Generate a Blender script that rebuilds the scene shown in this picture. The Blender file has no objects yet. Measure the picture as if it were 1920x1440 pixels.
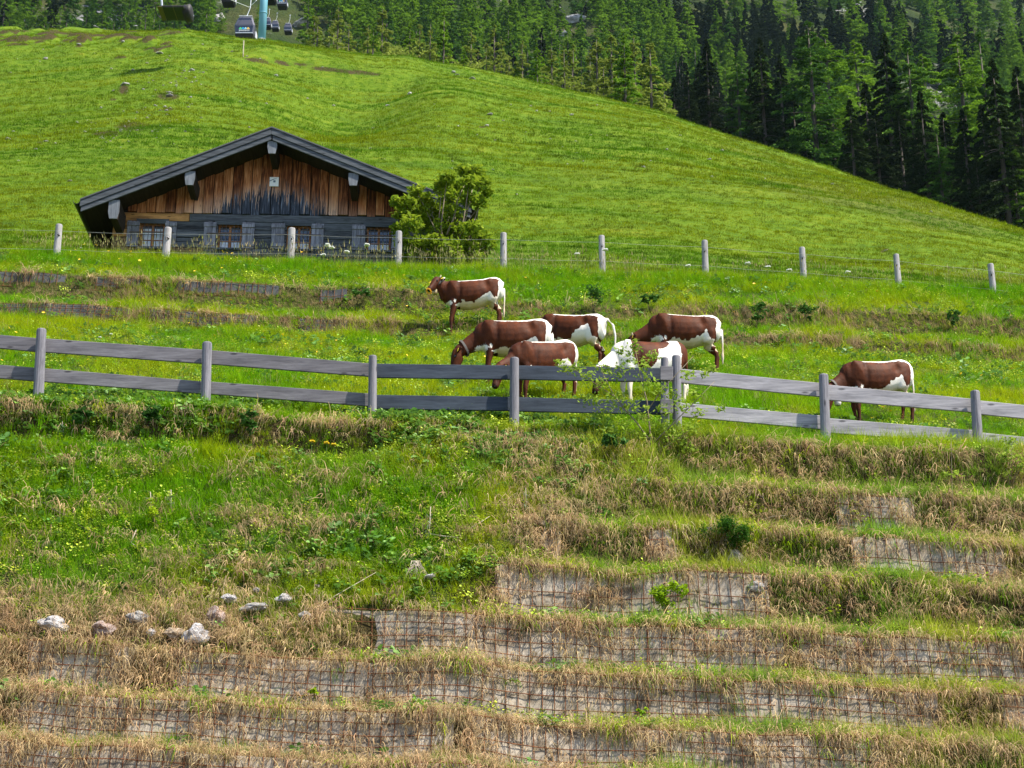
import bpy, bmesh, math, random
import numpy as np
from mathutils import Vector, Matrix, noise as mnoise
rnd = random.Random(7)
rng = np.random.default_rng(7)
R = math.radians
scene = bpy.context.scene
COL = scene.collection

# ------------------------------------------------------------------ camera, sky, sun, exposure
CZ = 1.6                                   # eye height over the road the photographer stands on
PITCH, FPX = R(19.5), 3200.0
SP, CP = math.sin(PITCH), math.cos(PITCH)
cam = bpy.data.objects.new('camera', bpy.data.cameras.new('camera'))
COL.objects.link(cam); scene.camera = cam
cam.location = (0, 0, CZ); cam.rotation_euler = (math.pi / 2 + PITCH, 0, 0)
cam.data.sensor_width = 36; cam.data.lens = FPX / 1920 * 36
cam.data.clip_start = .1; cam.data.clip_end = 5000
SUN_DIR = Vector((.50, -.24, .82)).normalized()        # towards the sun
sun_el = math.asin(SUN_DIR.z); sun_az = math.atan2(SUN_DIR.x, SUN_DIR.y)
world = bpy.data.worlds.new('World'); scene.world = world; world.use_nodes = True
wn = world.node_tree; bg = wn.nodes['Background']
sky = wn.nodes.new('ShaderNodeTexSky'); sky.sky_type = 'NISHITA'; sky.sun_disc = False
sky.sun_elevation = sun_el; sky.sun_rotation = sun_az; sky.altitude = 1000
sky.air_density = 1.0; sky.dust_density = 1.5; sky.ozone_density = 1.0
wn.links.new(sky.outputs[0], bg.inputs[0]); bg.inputs[1].default_value = 0.12
sl = bpy.data.lights.new('sun', 'SUN'); sl.energy = 5.0; sl.angle = R(1.0); sl.color = (1, .93, .80)
sun = bpy.data.objects.new('sun', sl); COL.objects.link(sun)
sun.location = (30, 20, 90); sun.rotation_euler = SUN_DIR.to_track_quat('Z', 'Y').to_euler()
vs = scene.view_settings
vs.view_transform = 'Standard'; vs.look = 'None'; vs.gamma = 1; vs.use_curve_mapping = False
vs.exposure = 1.1
cy = scene.cycles; cy.max_bounces = 5; cy.diffuse_bounces = 3; cy.glossy_bounces = 2; cy.transmission_bounces = 3; cy.transparent_max_bounces = 4

# ------------------------------------------------------------------ small helpers
def ray(px, py):
    u = (px - 960) / FPX; v = (720 - py) / FPX
    return Vector((u, CP - v * SP, SP + v * CP))
def at(px, py, D):                          # the point D metres in front of the lens seen at a pixel of the photograph
    r = ray(px, py); r = r * (D / r.y)
    return Vector((r.x, r.y, r.z + CZ))
def TT(py):
    v = (720 - np.asarray(py, float)) / FPX
    return (SP + v * CP) / (CP - v * SP)
def link(o, parent=None):
    COL.objects.link(o)
    if parent is not None: o.parent = parent
    return o
def tag(o, label=None, cat=None, group=None, kind=None):
    if label: o['label'] = label
    if cat: o['category'] = cat
    if group: o['group'] = group
    if kind: o['kind'] = kind
    return o
def empty(name, loc=(0, 0, 0), rz=0.0):
    o = bpy.data.objects.new(name, None); COL.objects.link(o)
    o.location = loc; o.rotation_euler = (0, 0, rz); o.empty_display_size = .2
    return o
def obj(name, mesh, parent=None, loc=None):
    o = bpy.data.objects.new(name, mesh); link(o, parent)
    if loc is not None: o.location = loc
    return o
def copy_tree(o, parent=None):
    c = o.copy(); COL.objects.link(c)
    if parent is not None: c.parent = parent
    for k in ('label', 'category', 'group'):
        if parent is None and k in c: del c[k]
    for ch in list(o.children): copy_tree(ch, c)
    return c
def np_mesh(name, verts, faces, mats, smooth=False, fmat=None):
    verts = np.asarray(verts, np.float32); faces = np.asarray(faces, np.int32)
    me = bpy.data.meshes.new(name)
    n, k = faces.shape
    me.vertices.add(len(verts)); me.vertices.foreach_set('co', verts.ravel())
    me.loops.add(n * k); me.loops.foreach_set('vertex_index', faces.ravel())
    me.polygons.add(n); me.polygons.foreach_set('loop_start', np.arange(0, n * k, k, dtype=np.int32))
    me.update(calc_edges=True)
    if fmat is not None: me.polygons.foreach_set('material_index', np.asarray(fmat, np.int32))
    me.polygons.foreach_set('use_smooth', np.full(n, smooth))
    for m in (mats if isinstance(mats, (list, tuple)) else [mats]): me.materials.append(m)
    return me
class MB:                                    # collects boxes, tubes and plates into one mesh
    def __init__(s): s.v = []; s.f = []; s.m = []
    def add(s, vs_, fs_, mi=0):
        b = len(s.v); s.v += [tuple(v) for v in vs_]
        for f in fs_: s.f.append(tuple(b + i for i in f)); s.m.append(mi)
        return s
    def hexa(s, p, mi=0):                    # 8 corners: bottom ring 0-3, top ring 4-7
        return s.add(p, [(3, 2, 1, 0), (4, 5, 6, 7), (0, 1, 5, 4), (1, 2, 6, 5), (2, 3, 7, 6), (3, 0, 4, 7)], mi)
    def box(s, x0, x1, y0, y1, z0, z1, mi=0):
        return s.hexa([(x0, y0, z0), (x1, y0, z0), (x1, y1, z0), (x0, y1, z0), (x0, y0, z1), (x1, y0, z1), (x1, y1, z1), (x0, y1, z1)], mi)
    def tube(s, pts, rad, n=6, mi=0, cap=True):
        pts = [Vector(p) for p in pts]
        if not isinstance(rad, (list, tuple)): rad = [rad] * len(pts)
        rings = []
        for i, p in enumerate(pts):
            d = (pts[min(i + 1, len(pts) - 1)] - pts[max(i - 1, 0)]).normalized()
            a = d.cross(Vector((0, 0, 1)))
            if a.length < 1e-3: a = Vector((1, 0, 0))
            a.normalize(); b = d.cross(a)
            rings.append([p + (a * math.cos(t) + b * math.sin(t)) * rad[i] for t in [2 * math.pi * k / n for k in range(n)]])
        base = len(s.v)
        for r in rings: s.v += [tuple(v) for v in r]
        for i in range(len(pts) - 1):
            for k in range(n):
                a = base + i * n + k; b = base + i * n + (k + 1) % n
                s.f.append((a, b, b + n, a + n)); s.m.append(mi)
        if cap:
            s.f.append(tuple(base + k for k in range(n))[::-1]); s.m.append(mi)
            e = base + (len(pts) - 1) * n
            s.f.append(tuple(e + k for k in range(n))); s.m.append(mi)
        return s
    def mesh(s, name, mats, smooth=False, bevel=0):
        me = bpy.data.meshes.new(name); me.from_pydata(s.v, [], s.f)
        for m in (mats if isinstance(mats, (list, tuple)) else [mats]): me.materials.append(m)
        me.polygons.foreach_set('material_index', s.m)
        bm = bmesh.new(); bm.from_mesh(me)
        bmesh.ops.recalc_face_normals(bm, faces=bm.faces)
        if bevel:
            bmesh.ops.bevel(bm, geom=list(bm.edges), offset=bevel, segments=1, affect='EDGES', profile=.5)
        bm.to_mesh(me); bm.free()
        if smooth: me.polygons.foreach_set('use_smooth', [True] * len(me.polygons))
        return me
    def build(s, name, mats, parent=None, smooth=False, bevel=0):
        return obj(name, s.mesh(name, mats, smooth, bevel), parent)
# value noise
_P = np.random.default_rng(3).random((256, 256))
def vn(x, y, seed=0):
    x = np.asarray(x, float) + seed * 17.31; y = np.asarray(y, float) + seed * 9.73
    xi = np.floor(x).astype(int); yi = np.floor(y).astype(int)
    fx = x - xi; fy = y - yi; fx = fx * fx * (3 - 2 * fx); fy = fy * fy * (3 - 2 * fy)
    g = lambda a, b: _P[a & 255, b & 255]
    return (g(xi, yi) * (1 - fx) + g(xi + 1, yi) * fx) * (1 - fy) + (g(xi, yi + 1) * (1 - fx) + g(xi + 1, yi + 1) * fx) * fy - .5
def fbm(x, y, seed=0, o=3):
    s = 0; a = 1; f = 1
    for i in range(o): s = s + a * vn(np.asarray(x) * f, np.asarray(y) * f, seed + i * 3); a *= .5; f *= 2.03
    return s
def sst(a, b, x): t = np.clip((np.asarray(x, float) - a) / (b - a), 0, 1); return t * t * (3 - 2 * t)

# ------------------------------------------------------------------ material helpers
def newmat(name):
    m = bpy.data.materials.new(name); m.use_nodes = True; m.node_tree.nodes.clear()
    return m, m.node_tree
def nd(nt, typ, ins=None, **props):
    n = nt.nodes.new('ShaderNode' + typ)
    for k, v in props.items(): setattr(n, k, v)
    for k, v in (ins or {}).items():
        if isinstance(v, bpy.types.NodeSocket): nt.links.new(v, n.inputs[k])
        else: n.inputs[k].default_value = v
    return n
def c4(c): return (c[0], c[1], c[2], 1)
def ramp(nt, fac, stops, interp='LINEAR'):
    n = nd(nt, 'ValToRGB', {0: fac}); r = n.color_ramp; r.interpolation = interp
    while len(r.elements) < len(stops): r.elements.new(.5)
    for e, (p, c) in zip(r.elements, stops): e.position = p; e.color = c4(c) if len(c) == 3 else c
    return n.outputs[0]
def mixc(nt, fac, a, b, mode='MIX'):
    n = nd(nt, 'Mix', data_type='RGBA', blend_type=mode)
    for i, v in ((0, fac), (6, a), (7, b)):
        if isinstance(v, bpy.types.NodeSocket): nt.links.new(v, n.inputs[i])
        else: n.inputs[i].default_value = v if i == 0 or len(v) == 4 else c4(v)
    return n.outputs[2]
def mth(nt, op, a, b=0.0, c=0.0):
    n = nd(nt, 'Math', operation=op)
    for i, v in enumerate((a, b, c)):
        if isinstance(v, bpy.types.NodeSocket): nt.links.new(v, n.inputs[i])
        else: n.inputs[i].default_value = v
    return n.outputs[0]
def coords(nt, kind='Object', scale=(1, 1, 1), rot=(0, 0, 0)):
    t = nd(nt, 'TexCoord'); mp = nd(nt, 'Mapping', {'Vector': t.outputs[kind], 'Scale': scale, 'Rotation': rot})
    return mp.outputs[0]
def noi(nt, vec, scale, detail=3, rough=.6, dist=0.0):
    return nd(nt, 'TexNoise', {'Vector': vec, 'Scale': scale, 'Detail': detail, 'Roughness': rough, 'Distortion': dist}).outputs[0]
def finish(nt, color, rough=.8, bump=None, bstr=.3, bdist=.02, metal=0.0, spec=.3, transl=None, tmix=.35):
    ins = {'Base Color': color if isinstance(color, bpy.types.NodeSocket) else c4(color), 'Roughness': rough, 'Metallic': metal, 'Specular IOR Level': spec}
    p = nd(nt, 'BsdfPrincipled', ins)
    if bump is not None:
        b = nd(nt, 'Bump', {'Height': bump, 'Strength': bstr, 'Distance': bdist}); nt.links.new(b.outputs[0], p.inputs['Normal'])
    out = nd(nt, 'OutputMaterial'); sh = p.outputs[0]
    if transl is not None:
        t = nd(nt, 'BsdfTranslucent', {'Color': transl})
        mx = nd(nt, 'MixShader', {0: tmix}); nt.links.new(sh, mx.inputs[1]); nt.links.new(t.outputs[0], mx.inputs[2]); sh = mx.outputs[0]
    nt.links.new(sh, out.inputs[0])
def plain(name, c, rough=.6, metal=0.0, spec=.4, var=.15, scale=8):
    m, nt = newmat(name)
    n = noi(nt, coords(nt), scale, 3)
    col = mixc(nt, n, tuple(x * (1 - var) for x in c), tuple(min(1, x * (1 + var)) for x in c))
    finish(nt, col, rough, metal=metal, spec=spec); return m
def wood(name, dark, light, axis='x', knots=True, rough=.85, fine=1.0, var=.35):
    m, nt = newmat(name)
    s = {'x': (.5, 9, 9), 'y': (9, .5, 9), 'z': (9, 9, .5)}[axis]
    v = coords(nt, 'Object', tuple(a * fine for a in s))
    g = noi(nt, v, 3.2, 5, .65, .6); g2 = noi(nt, coords(nt, 'Object', tuple(a * fine * 4 for a in s)), 4, 2)
    g3 = noi(nt, coords(nt, 'Object', {'x': (.35, 3.5, 3.5), 'y': (3.5, .35, 3.5), 'z': (3.5, 3.5, .35)}[axis]), 2.6, 3, .6, .8)
    f = mth(nt, 'MULTIPLY_ADD', g2, .22, mth(nt, 'MULTIPLY_ADD', g3, .45, mth(nt, 'MULTIPLY', g, .42)))
    col = ramp(nt, f, [(.40, dark), (.66, light)])
    inf = nd(nt, 'ObjectInfo')
    k = mth(nt, 'MULTIPLY_ADD', inf.outputs['Random'], var, 1 - var / 2)
    col = mixc(nt, 1.0, col, nd(nt, 'CombineColor', {0: k, 1: k, 2: k}).outputs[0], 'MULTIPLY')
    if knots:
        vo = nd(nt, 'TexVoronoi', {'Vector': coords(nt, 'Object', {'x': (1.6, 5, 5), 'y': (5, 1.6, 5), 'z': (5, 5, 1.6)}[axis]), 'Scale': 1.1})
        kn = ramp(nt, vo.outputs[0], [(.055, (1, 1, 1)), (.13, (0, 0, 0))])
        col = mixc(nt, mth(nt, 'MULTIPLY', kn, .8), col, tuple(d * .35 for d in dark))
    finish(nt, col, rough, bump=f, bstr=.5, bdist=.01, spec=.2); return m

# ------------------------------------------------------------------ the shape of the ground
ROWS = [1445, 1350, 1252, 1157, 1058, 975, 890, 805]         # terrace edges up the bank
DK = [20.3 + .6 * k for k in range(8)]
ZK = [float(TT(y)) * d + CZ for y, d in zip(ROWS, DK)]
_td, _tz, _sd, _sz = [12, 15.5], [-.15, -.05], [12, 15.5], [-.15, -.05]
zprev = ZK[0] - .72
_td += [19.7]; _tz += [zprev]; _sd += [19.7]; _sz += [zprev]
for k in range(8):
    _td += [DK[k] - .17, DK[k]]; _tz += [zprev + .09, ZK[k]]
    _sd += [DK[k] - .3]; _sz += [(zprev + ZK[k]) / 2 + .05]
    zprev = ZK[k]
_up = [(24.95, 803), (25.3, 791), (27.2, 746), (29.5, 702), (32.4, 657), (33.7, 642), (33.95, 612), (34.9, 603), (35.25, 552), (36.5, 534), (37.6, 508)]
_us = [(24.95, 803), (25.3, 791), (27.2, 746), (29.5, 702), (32.4, 657), (33.6, 637), (34.9, 590), (36.3, 545), (37.6, 508)]
for d, y in _up: _td.append(d); _tz.append(float(TT(y)) * d + CZ)
for d, y in _us: _sd.append(d); _sz.append(float(TT(y)) * d + CZ)
for a, b in ((_td, _tz), (_sd, _sz)): a += [38.6, 45, 60]; b += [18.0, 19.9, 26]
SKY = [(-700, 130), (-300, 80), (0, 63), (150, 56), (330, 52), (430, 70), (560, 96), (700, 113), (800, 121), (900, 140), (1000, 160), (1100, 181), (1240, 214), (1400, 272), (1500, 306), (1600, 336), (1700, 366), (1800, 401), (1920, 442), (2300, 575), (2800, 640)]
_su = np.array([((x - 960) / FPX) / (CP - (720 - y) / FPX * SP) for x, y in SKY]); _st = np.array([float(TT(y)) for x, y in SKY])
_dc = np.array([np.interp(x, [0, 960, 1920, 2300], [150, 136, 92, 80]) for x, y in SKY])
def uu_of(px, py): v = (720 - py) / FPX; return ((px - 960) / FPX) / (CP - v * SP)
def px_of(uu, T):
    v = (T * CP - SP) / (CP + T * SP); return 960 + uu * (CP - v * SP) * FPX, 720 - v * FPX
def terr_mask(x, y):
    """1 where the bank is stepped into terraces, 0 where it is a plain grassy slope"""
    bx = np.interp(y, [20, 21.52, 21.6, 22.55, 23.2, 23.8, 24.1], [-30, -30, -2.7, -.3, .6, 2.1, 2.4]) + vn(y * 1.3, x * .2, 5) * .5
    m = sst(bx - .35, bx + .35, x)
    m = np.where(y > 23.95, np.maximum(m, sst(-1.0, -2.6, x)), m)
    up = np.maximum(sst(-.3, -2.5, x), sst(2.6, 5.5, x) * .8)
    return np.where(y > 29, np.maximum(up, .35), np.where(y > 24.6, 1, m))
def gz(x, y):
    x = np.asarray(x, float); y = np.asarray(y, float)
    w = vn(x * .55, 0 * y + 3.3, 11) * .22 + vn(x * 2.3, y * .4, 12) * .07
    yl = y + np.where(y < 26, w, w * .9) * sst(15, 19, y) * sst(45, 39, y)
    m = terr_mask(x, yl)
    z = np.interp(yl, _td, _tz) * m + np.interp(yl, _sd, _sz) * (1 - m)
    cs = np.interp(y, [0, 15, 20, 25, 37, 45], [0, .02, .057, .057, .04, .04])
    z = z - cs * x + fbm(x * .9, y * .9, 2, 2) * .10 * sst(15, 19, y)
    # the hill behind
    yy = np.maximum(y, 1.0); u = x / yy
    Ts = np.interp(u, _su, _st); Dc = np.interp(u, _su, _dc); T0 = .4065 - .04 * u
    t = (yy - 45) / (Dc - 45)
    tp = np.clip(t, -.3, 1)
    T = T0 + (Ts - T0) * np.sin(np.pi / 2 * tp) - np.minimum(.12 * np.maximum(t - 1, 0) ** 2, .035)
    zh = CZ + T * yy
    px, py = px_of(u, T)
    k = np.exp(-((px - 665 + (py - 190) * .25) / 115) ** 2 - ((py - 195) / 62) ** 2)
    k2 = np.exp(-((px - 850) / 95) ** 2 - ((py - 205) / 55) ** 2)
    ln = np.interp(px, [380, 470, 560, 650, 720, 780, 860], [100, 112, 122, 134, 139, 137, 150])
    st_ = np.tanh((ln - py) / 4.5) * sst(430, 500, px) * sst(815, 750, px) * np.exp(-((ln - py) / 28) ** 2)
    rel = -1.8 * k + .55 * k2 + .75 * st_
    bumpy = sst(420, 300, px) * sst(125, 100, py) * sst(50, 66, py)
    rel = rel + bumpy * np.maximum(fbm(x * .45, y * .45, 21, 2), 0) * 1.6
    rel = rel + fbm(x * .05, y * .05, 22, 2) * 1.1 * sst(50, 65, yy) + vn(x * .28 + y * .05, y * .75, 23) * .24 + vn(x * .7, y * 1.9, 24) * .14
    zh = zh + rel * sst(46, 56, yy)
    b = sst(42, 50, y)
    return z * (1 - b) + zh * b
def gslope(x, y, e=.04): return (gz(x, y + e) - gz(x, y - e)) / (2 * e)
def gzf(x, y): return float(gz(x, y))
_DS = np.concatenate([np.arange(19, 38.5, .03), np.arange(38.5, 165, .15)])
def hit(px, py, d0=19):
    """where the line of sight of a photo pixel meets the ground"""
    r = ray(px, py); D = _DS[_DS >= d0]
    dz = CZ + D * (r.z / r.y) - gz(D * (r.x / r.y), D)
    i = np.argmax(dz < 0) if (dz < 0).any() else len(D) - 1
    d = float(D[i]); x = d * r.x / r.y
    return Vector((x, d, gzf(x, d)))
def mtn(x, y):
    u = x / y
    Ts = np.interp(u, _su, _st) - .032
    t = np.clip((y - 330) / 620, 0, 1.2)
    z = CZ + y * (Ts - .012 * sst(190, 300, y) + (.88 - Ts) * t ** 1.0)
    am = sst(300, 430, y)
    return z + fbm(x * .010, y * .010, 31, 3) * 46 * am + fbm(x * .05, y * .05, 35, 2) * 9 * am

def dry_low(x, y):
    s = (y - 20.3) / 4.2
    left = sst(.54, .27, s) * .95 + .02
    right = .62 + .25 * sst(.5, .2, s)
    a = sst(-.8, 2.2, x + (s - .5) * 2.0)
    d = left * (1 - a) + right * a
    d = np.where(s > 1.02, .06, d)
    return np.clip(d + fbm(x * .8, y * .9, 41, 2) * .36, 0, 1)

# ------------------------------------------------------------------ ground materials
def ground_material():
    m, nt = newmat('ground')
    geo = nd(nt, 'NewGeometry'); pos = geo.outputs['Position']
    dry = nd(nt, 'Attribute', attribute_name='dry').outputs['Fac']; soil = nd(nt, 'Attribute', attribute_name='soil').outputs['Fac']
    far = nd(nt, 'Attribute', attribute_name='far').outputs['Fac']
    mp = nd(nt, 'Mapping', {'Vector': pos, 'Scale': (.5, 1.3, 1.0)}).outputs[0]
    n1 = noi(nt, mp, .35, 4, .6); n2 = noi(nt, mp, 3.0, 4, .7); n3 = noi(nt, pos, 14, 4, .7)
    near = ramp(nt, n3, [(.3, (.010, .016, .003)), (.55, (.035, .070, .008)), (.75, (.07, .06, .02))])
    lawn = ramp(nt, mth(nt, 'MULTIPLY_ADD', n2, .6, mth(nt, 'MULTIPLY', n1, .45)), [(.36, (.034, .070, .004)), (.47, (.074, .145, .005)), (.57, (.110, .180, .007)), (.70, (.165, .195, .010))])
    straw = ramp(nt, n3, [(.3, (.03, .018, .008)), (.5, (.11, .07, .03)), (.75, (.22, .15, .07))])
    earth = ramp(nt, n3, [(.3, (.016, .012, .005)), (.6, (.070, .055, .020)), (.8, (.15, .115, .06))])
    c = mixc(nt, far, near, lawn)
    c = mixc(nt, mth(nt, 'MULTIPLY', dry, .8), c, straw)
    sf = ramp(nt, mth(nt, 'MULTIPLY_ADD', n2, .8, mth(nt, 'SUBTRACT', soil, .62)), [(.25, (0, 0, 0)), (.45, (1, 1, 1))])
    c = mixc(nt, sf, c, earth)
    finish(nt, c, .95, bump=mth(nt, 'MULTIPLY_ADD', n2, 1.5, n3), bstr=.8, bdist=.12, spec=.1)
    return m
M_ground = ground_material()
def build_ground():
    D = np.concatenate([np.arange(12, 19, .5), np.arange(19, 25.2, .045), np.arange(25.2, 33, .12), np.arange(33, 38.2, .06), 38.2 * np.exp(np.linspace(0, math.log(172 / 38.2), 250))])
    U = np.concatenate([np.linspace(-.62, -.36, 26), np.linspace(-.35, .35, 320), np.linspace(.36, .62, 26)])
    DD, UU = np.meshgrid(D, U, indexing='ij'); X = UU * DD; Z = gz(X, DD)
    nr, nc = DD.shape
    idx = np.arange(nr * nc).reshape(nr, nc)
    F = np.stack([idx[:-1, :-1], idx[:-1, 1:], idx[1:, 1:], idx[1:, :-1]], -1).reshape(-1, 4)
    me = np_mesh('hillside', np.stack([X, DD, Z], -1).reshape(-1, 3), F, M_ground, True)
    s = np.abs(gslope(X, DD, .05)) * (DD < 38)
    soil = sst(1.6, 3.0, s) * .75
    px, py = px_of(UU, (Z - CZ) / DD)
    far = (DD > 40)
    b = sst(430, 300, px) * sst(122, 100, py) * sst(48, 62, py) * sst(.10, .32, fbm(X * .45, DD * .45, 21, 2)) * far
    ln = np.interp(px, [380, 470, 560, 650, 720, 780, 860], [100, 112, 122, 134, 139, 137, 150])
    e = np.exp(-((py - ln) / 5.5) ** 2) * sst(425, 480, px) * sst(800, 740, px) * far * sst(-.2, .15, vn(X * .5, DD * .3, 44))
    p = np.zeros_like(soil)
    for cx, cy, rx, ry in ((232, 168, 14, 14), (212, 186, 10, 5), (315, 180, 30, 12), (250, 237, 45, 12), (315, 205, 16, 4), (200, 250, 40, 8), (75, 268, 10, 4), (370, 243, 10, 4), (1660, 470, 18, 5), (905, 238, 12, 3), (770, 175, 8, 3)):
        p = np.maximum(p, np.exp(-((px - cx) / rx) ** 2 - ((py - cy) / ry) ** 2) * .9 * far)
    soil = np.maximum(np.maximum(soil, b * 1.0), np.maximum(e * .95, p))
    dry = np.where(DD < 24.9, dry_low(X, DD), np.where(DD < 38, .10 + .35 * sst(.9, 1.5, s), .05 + sst(.05, .45, fbm(X * .09, DD * .12, 46, 2)) * .35 * sst(900, 1500, px)))
    for nme, arr in (('soil', soil), ('dry', dry), ('far', sst(38.0, 39.5, DD))):
        a = me.attributes.new(nme, 'FLOAT', 'POINT'); a.data.foreach_set('value', arr.ravel().astype(np.float32))
    tag(obj('hillside', me), kind='structure')
build_ground()
M_asph = plain('asphalt', (.05, .05, .052), .9, var=.3, scale=20)
tag(obj('road', np_mesh('road', [(-70, -60, 0), (70, -60, 0), (70, 15.3, 0), (-70, 15.3, 0)], [(0, 1, 2, 3)], M_asph)), kind='structure')
def mountain_material():
    m, nt = newmat('mountain_floor'); pos = nd(nt, 'NewGeometry').outputs['Position']
    a = noi(nt, pos, .03, 5, .65); b = noi(nt, pos, .35, 5, .7)
    c = ramp(nt, a, [(.35, (.010, .022, .008)), (.5, (.028, .045, .010)), (.62, (.055, .060, .018))])
    rock = ramp(nt, b, [(.3, (.05, .05, .055)), (.7, (.30, .30, .31))])
    f = ramp(nt, mth(nt, 'MULTIPLY_ADD', b, .5, mth(nt, 'MULTIPLY', noi(nt, pos, .018, 3), .7)), [(.70, (0, 0, 0)), (.76, (1, 1, 1))])
    c = mixc(nt, f, c, rock)
    finish(nt, c, .95, bump=b, bstr=1, bdist=1.5, spec=.1); return m
def build_mountain():
    D = 163 * np.exp(np.linspace(0, math.log(1000 / 163), 110)); U = np.linspace(-.62, .62, 150)
    DD, UU = np.meshgrid(D, U, indexing='ij'); X = UU * DD; Z = mtn(X, DD); nr, nc = DD.shape
    idx = np.arange(nr * nc).reshape(nr, nc)
    F = np.stack([idx[:-1, :-1], idx[:-1, 1:], idx[1:, 1:], idx[1:, :-1]], -1).reshape(-1, 4)
    tag(obj('mountainside', np_mesh('mountainside', np.stack([X, DD, Z], -1).reshape(-1, 3), F, mountain_material(), True)), kind='structure')
build_mountain()

# ------------------------------------------------------------------ terrace walls: geotextile facing behind rusty mesh
def wob(x, y): return vn(np.asarray(x) * .55, 0 * np.asarray(y, float) + 3.3, 11) * .22 + vn(np.asarray(x) * 2.3, np.asarray(y, float) * .4, 12) * .07
def xat(px, py, D): return float(at(px, py, D).x)
def fabric_material():
    m, nt = newmat('geotextile'); v = coords(nt, 'Object', (.6, .6, 3.2)); n = noi(nt, v, 1.8, 5, .65, .3); f = noi(nt, coords(nt, 'Object', (3, 3, 1)), 26, 3, .7)
    c = ramp(nt, n, [(.30, (.15, .115, .08)), (.42, (.29, .24, .18)), (.55, (.39, .335, .265)), (.72, (.48, .43, .36))])
    c = mixc(nt, ramp(nt, f, [(.3, (.6, .6, .6)), (.6, (0, 0, 0))]), c, (.10, .08, .065))
    hole = ramp(nt, noi(nt, coords(nt, 'Object', (1, 1, 1.6)), 6.5, 2, .6), [(.60, (0, 0, 0)), (.68, (1, 1, 1))])
    c = mixc(nt, mth(nt, 'MULTIPLY', hole, .75), c, (.035, .028, .02))
    mud = ramp(nt, noi(nt, coords(nt, 'Object', (.8, .8, 1.2)), 1.6, 5, .75), [(.54, (0, 0, 0)), (.62, (1, 1, 1))])
    c = mixc(nt, mth(nt, 'MULTIPLY', mud, .8), c, (.10, .075, .05))
    finish(nt, c, .95, bump=f, bstr=.35, bdist=.012, spec=.1); return m
M_fab = fabric_material()
def rust_material():
    m, nt = newmat('rusty_steel'); n = noi(nt, coords(nt), 9, 4)
    finish(nt, ramp(nt, n, [(.3, (.05, .020, .010)), (.55, (.16, .062, .026)), (.75, (.27, .12, .06))]), .9, spec=.2); return m
M_rust = rust_material()
def face_pt(kd, zb, dz, x, t, out=0.0):
    """a point on a terrace face; kd edge distance, t 0 at the foot, 1 at the edge"""
    y = kd - .17 * (1 - t)
    w = wob(x, y) * (1 if kd < 26 else .9)
    cs = .057 if kd < 26 else np.interp(kd, [25, 37], [.057, .04])
    return np.stack([x, y - w - out, zb + dz * t - cs * x + fbm(np.asarray(x) * .9, y * .9, 2, 2) * .10], -1)
EXPOSED = []                                               # (kd, x0, x1) where the facing is bare
def wall(label, k, panels, upper=None):
    if upper is None: kd, zt = DK[k], ZK[k]; zb = (ZK[k - 1] if k else ZK[0] - .72) + .09
    else:
        kd = upper; zt = float(np.interp(kd, _td, _tz)); zb = float(np.interp(kd - (.25 if kd < 34.5 else .35), _td, _tz))
    dz = zt - zb; py = ROWS[k] if upper is None else (600 if upper < 34.5 else 560)
    root = None
    for p0, p1 in panels:
        x0, x1 = xat(p0, py, kd), xat(p1, py, kd); EXPOSED.append((kd, x0, x1))
        if root is None:
            root = empty('terrace_wall', tuple(face_pt(kd, zb, dz, np.array(x0), 0.0)))
            tag(root, label, 'retaining wall', 'mesh faced terrace walls of the bank')
        off = np.array(root.location)
        while x0 < x1 - .3:
            xe = x1 if x1 - x0 < 3.4 else x0 + 2.4 + rnd.uniform(-.3, .5)
            xs = np.arange(x0, xe + .0376, .0375); ts = np.linspace(-.02, .98, 11)
            Xg, Tg = np.meshgrid(xs, ts)
            bul = -.004 * np.cos((Xg / .15) * 2 * np.pi) + vn(Xg * 1.3, Tg * 2.0, 51) * .045 + vn(Xg * 5, Tg * 6, 52) * .02
            P = face_pt(kd, zb, dz, Xg, Tg, .055 + bul) - off
            nr, nc = Xg.shape; idx = np.arange(nr * nc).reshape(nr, nc)
            F = np.stack([idx[:-1, :-1], idx[:-1, 1:], idx[1:, 1:], idx[1:, :-1]], -1).reshape(-1, 4)
            obj('fabric_facing', np_mesh('fabric_facing', P.reshape(-1, 3), F, M_fab, True), root)
            mb = MB(); r = .0062
            def bend(x, t): return .076 + float(vn(x * 1.3, t * 2, 51)) * .045
            for x in np.arange(x0 + .03, xe, .15):
                jx = rnd.uniform(-.008, .008); lean = rnd.uniform(-.02, .02)
                mb.tube([face_pt(kd, zb, dz, np.array(x + jx + lean * t), t, bend(x, t)) - off for t in (-.12, .3, .65, 1.06)], r, 4)
            for j, t in enumerate((.03, .27, .51, .75, .99)):
                if rnd.random() < .12: continue
                xa = np.arange(x0 - .05, xe + .05, .3)
                mb.tube([face_pt(kd, zb, dz, np.array(x), t + float(vn(x * .8, t * 3, 54)) * .05, bend(x, t) + .012) - off for x in xa], r, 4)
            mb.build('wire_mesh', M_rust, root)
            x0 = xe
wall('lowest terrace wall cut off by the bottom edge of the photo', 0, [(-60, 640), (700, 1980)])
wall('second terrace wall from the bottom, grey facing patchily covered by straw', 1, [(30, 850), (880, 1650)])
wall('longest terrace wall with a broad grey face across the lower bank', 2, [(50, 245), (330, 1745), (1865, 1990)])
wall('terrace wall just below the bright green spurge plant', 3, [(590, 1460), (1490, 1910)])
wall('terrace wall behind the bright green spurge plant, straight rusty grid', 4, [(930, 1435)])
wall('terrace wall at right under the small spruce seedling', 5, [(985, 1045), (1215, 1260), (1590, 1865)])
wall('grey terrace face under hanging straw near the right edge', 6, [(1560, 1700)])
M_fabl = M_fab; M_fab = plain('dark_geotextile', (.055, .058, .062), .95, var=.5, scale=3)
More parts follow.
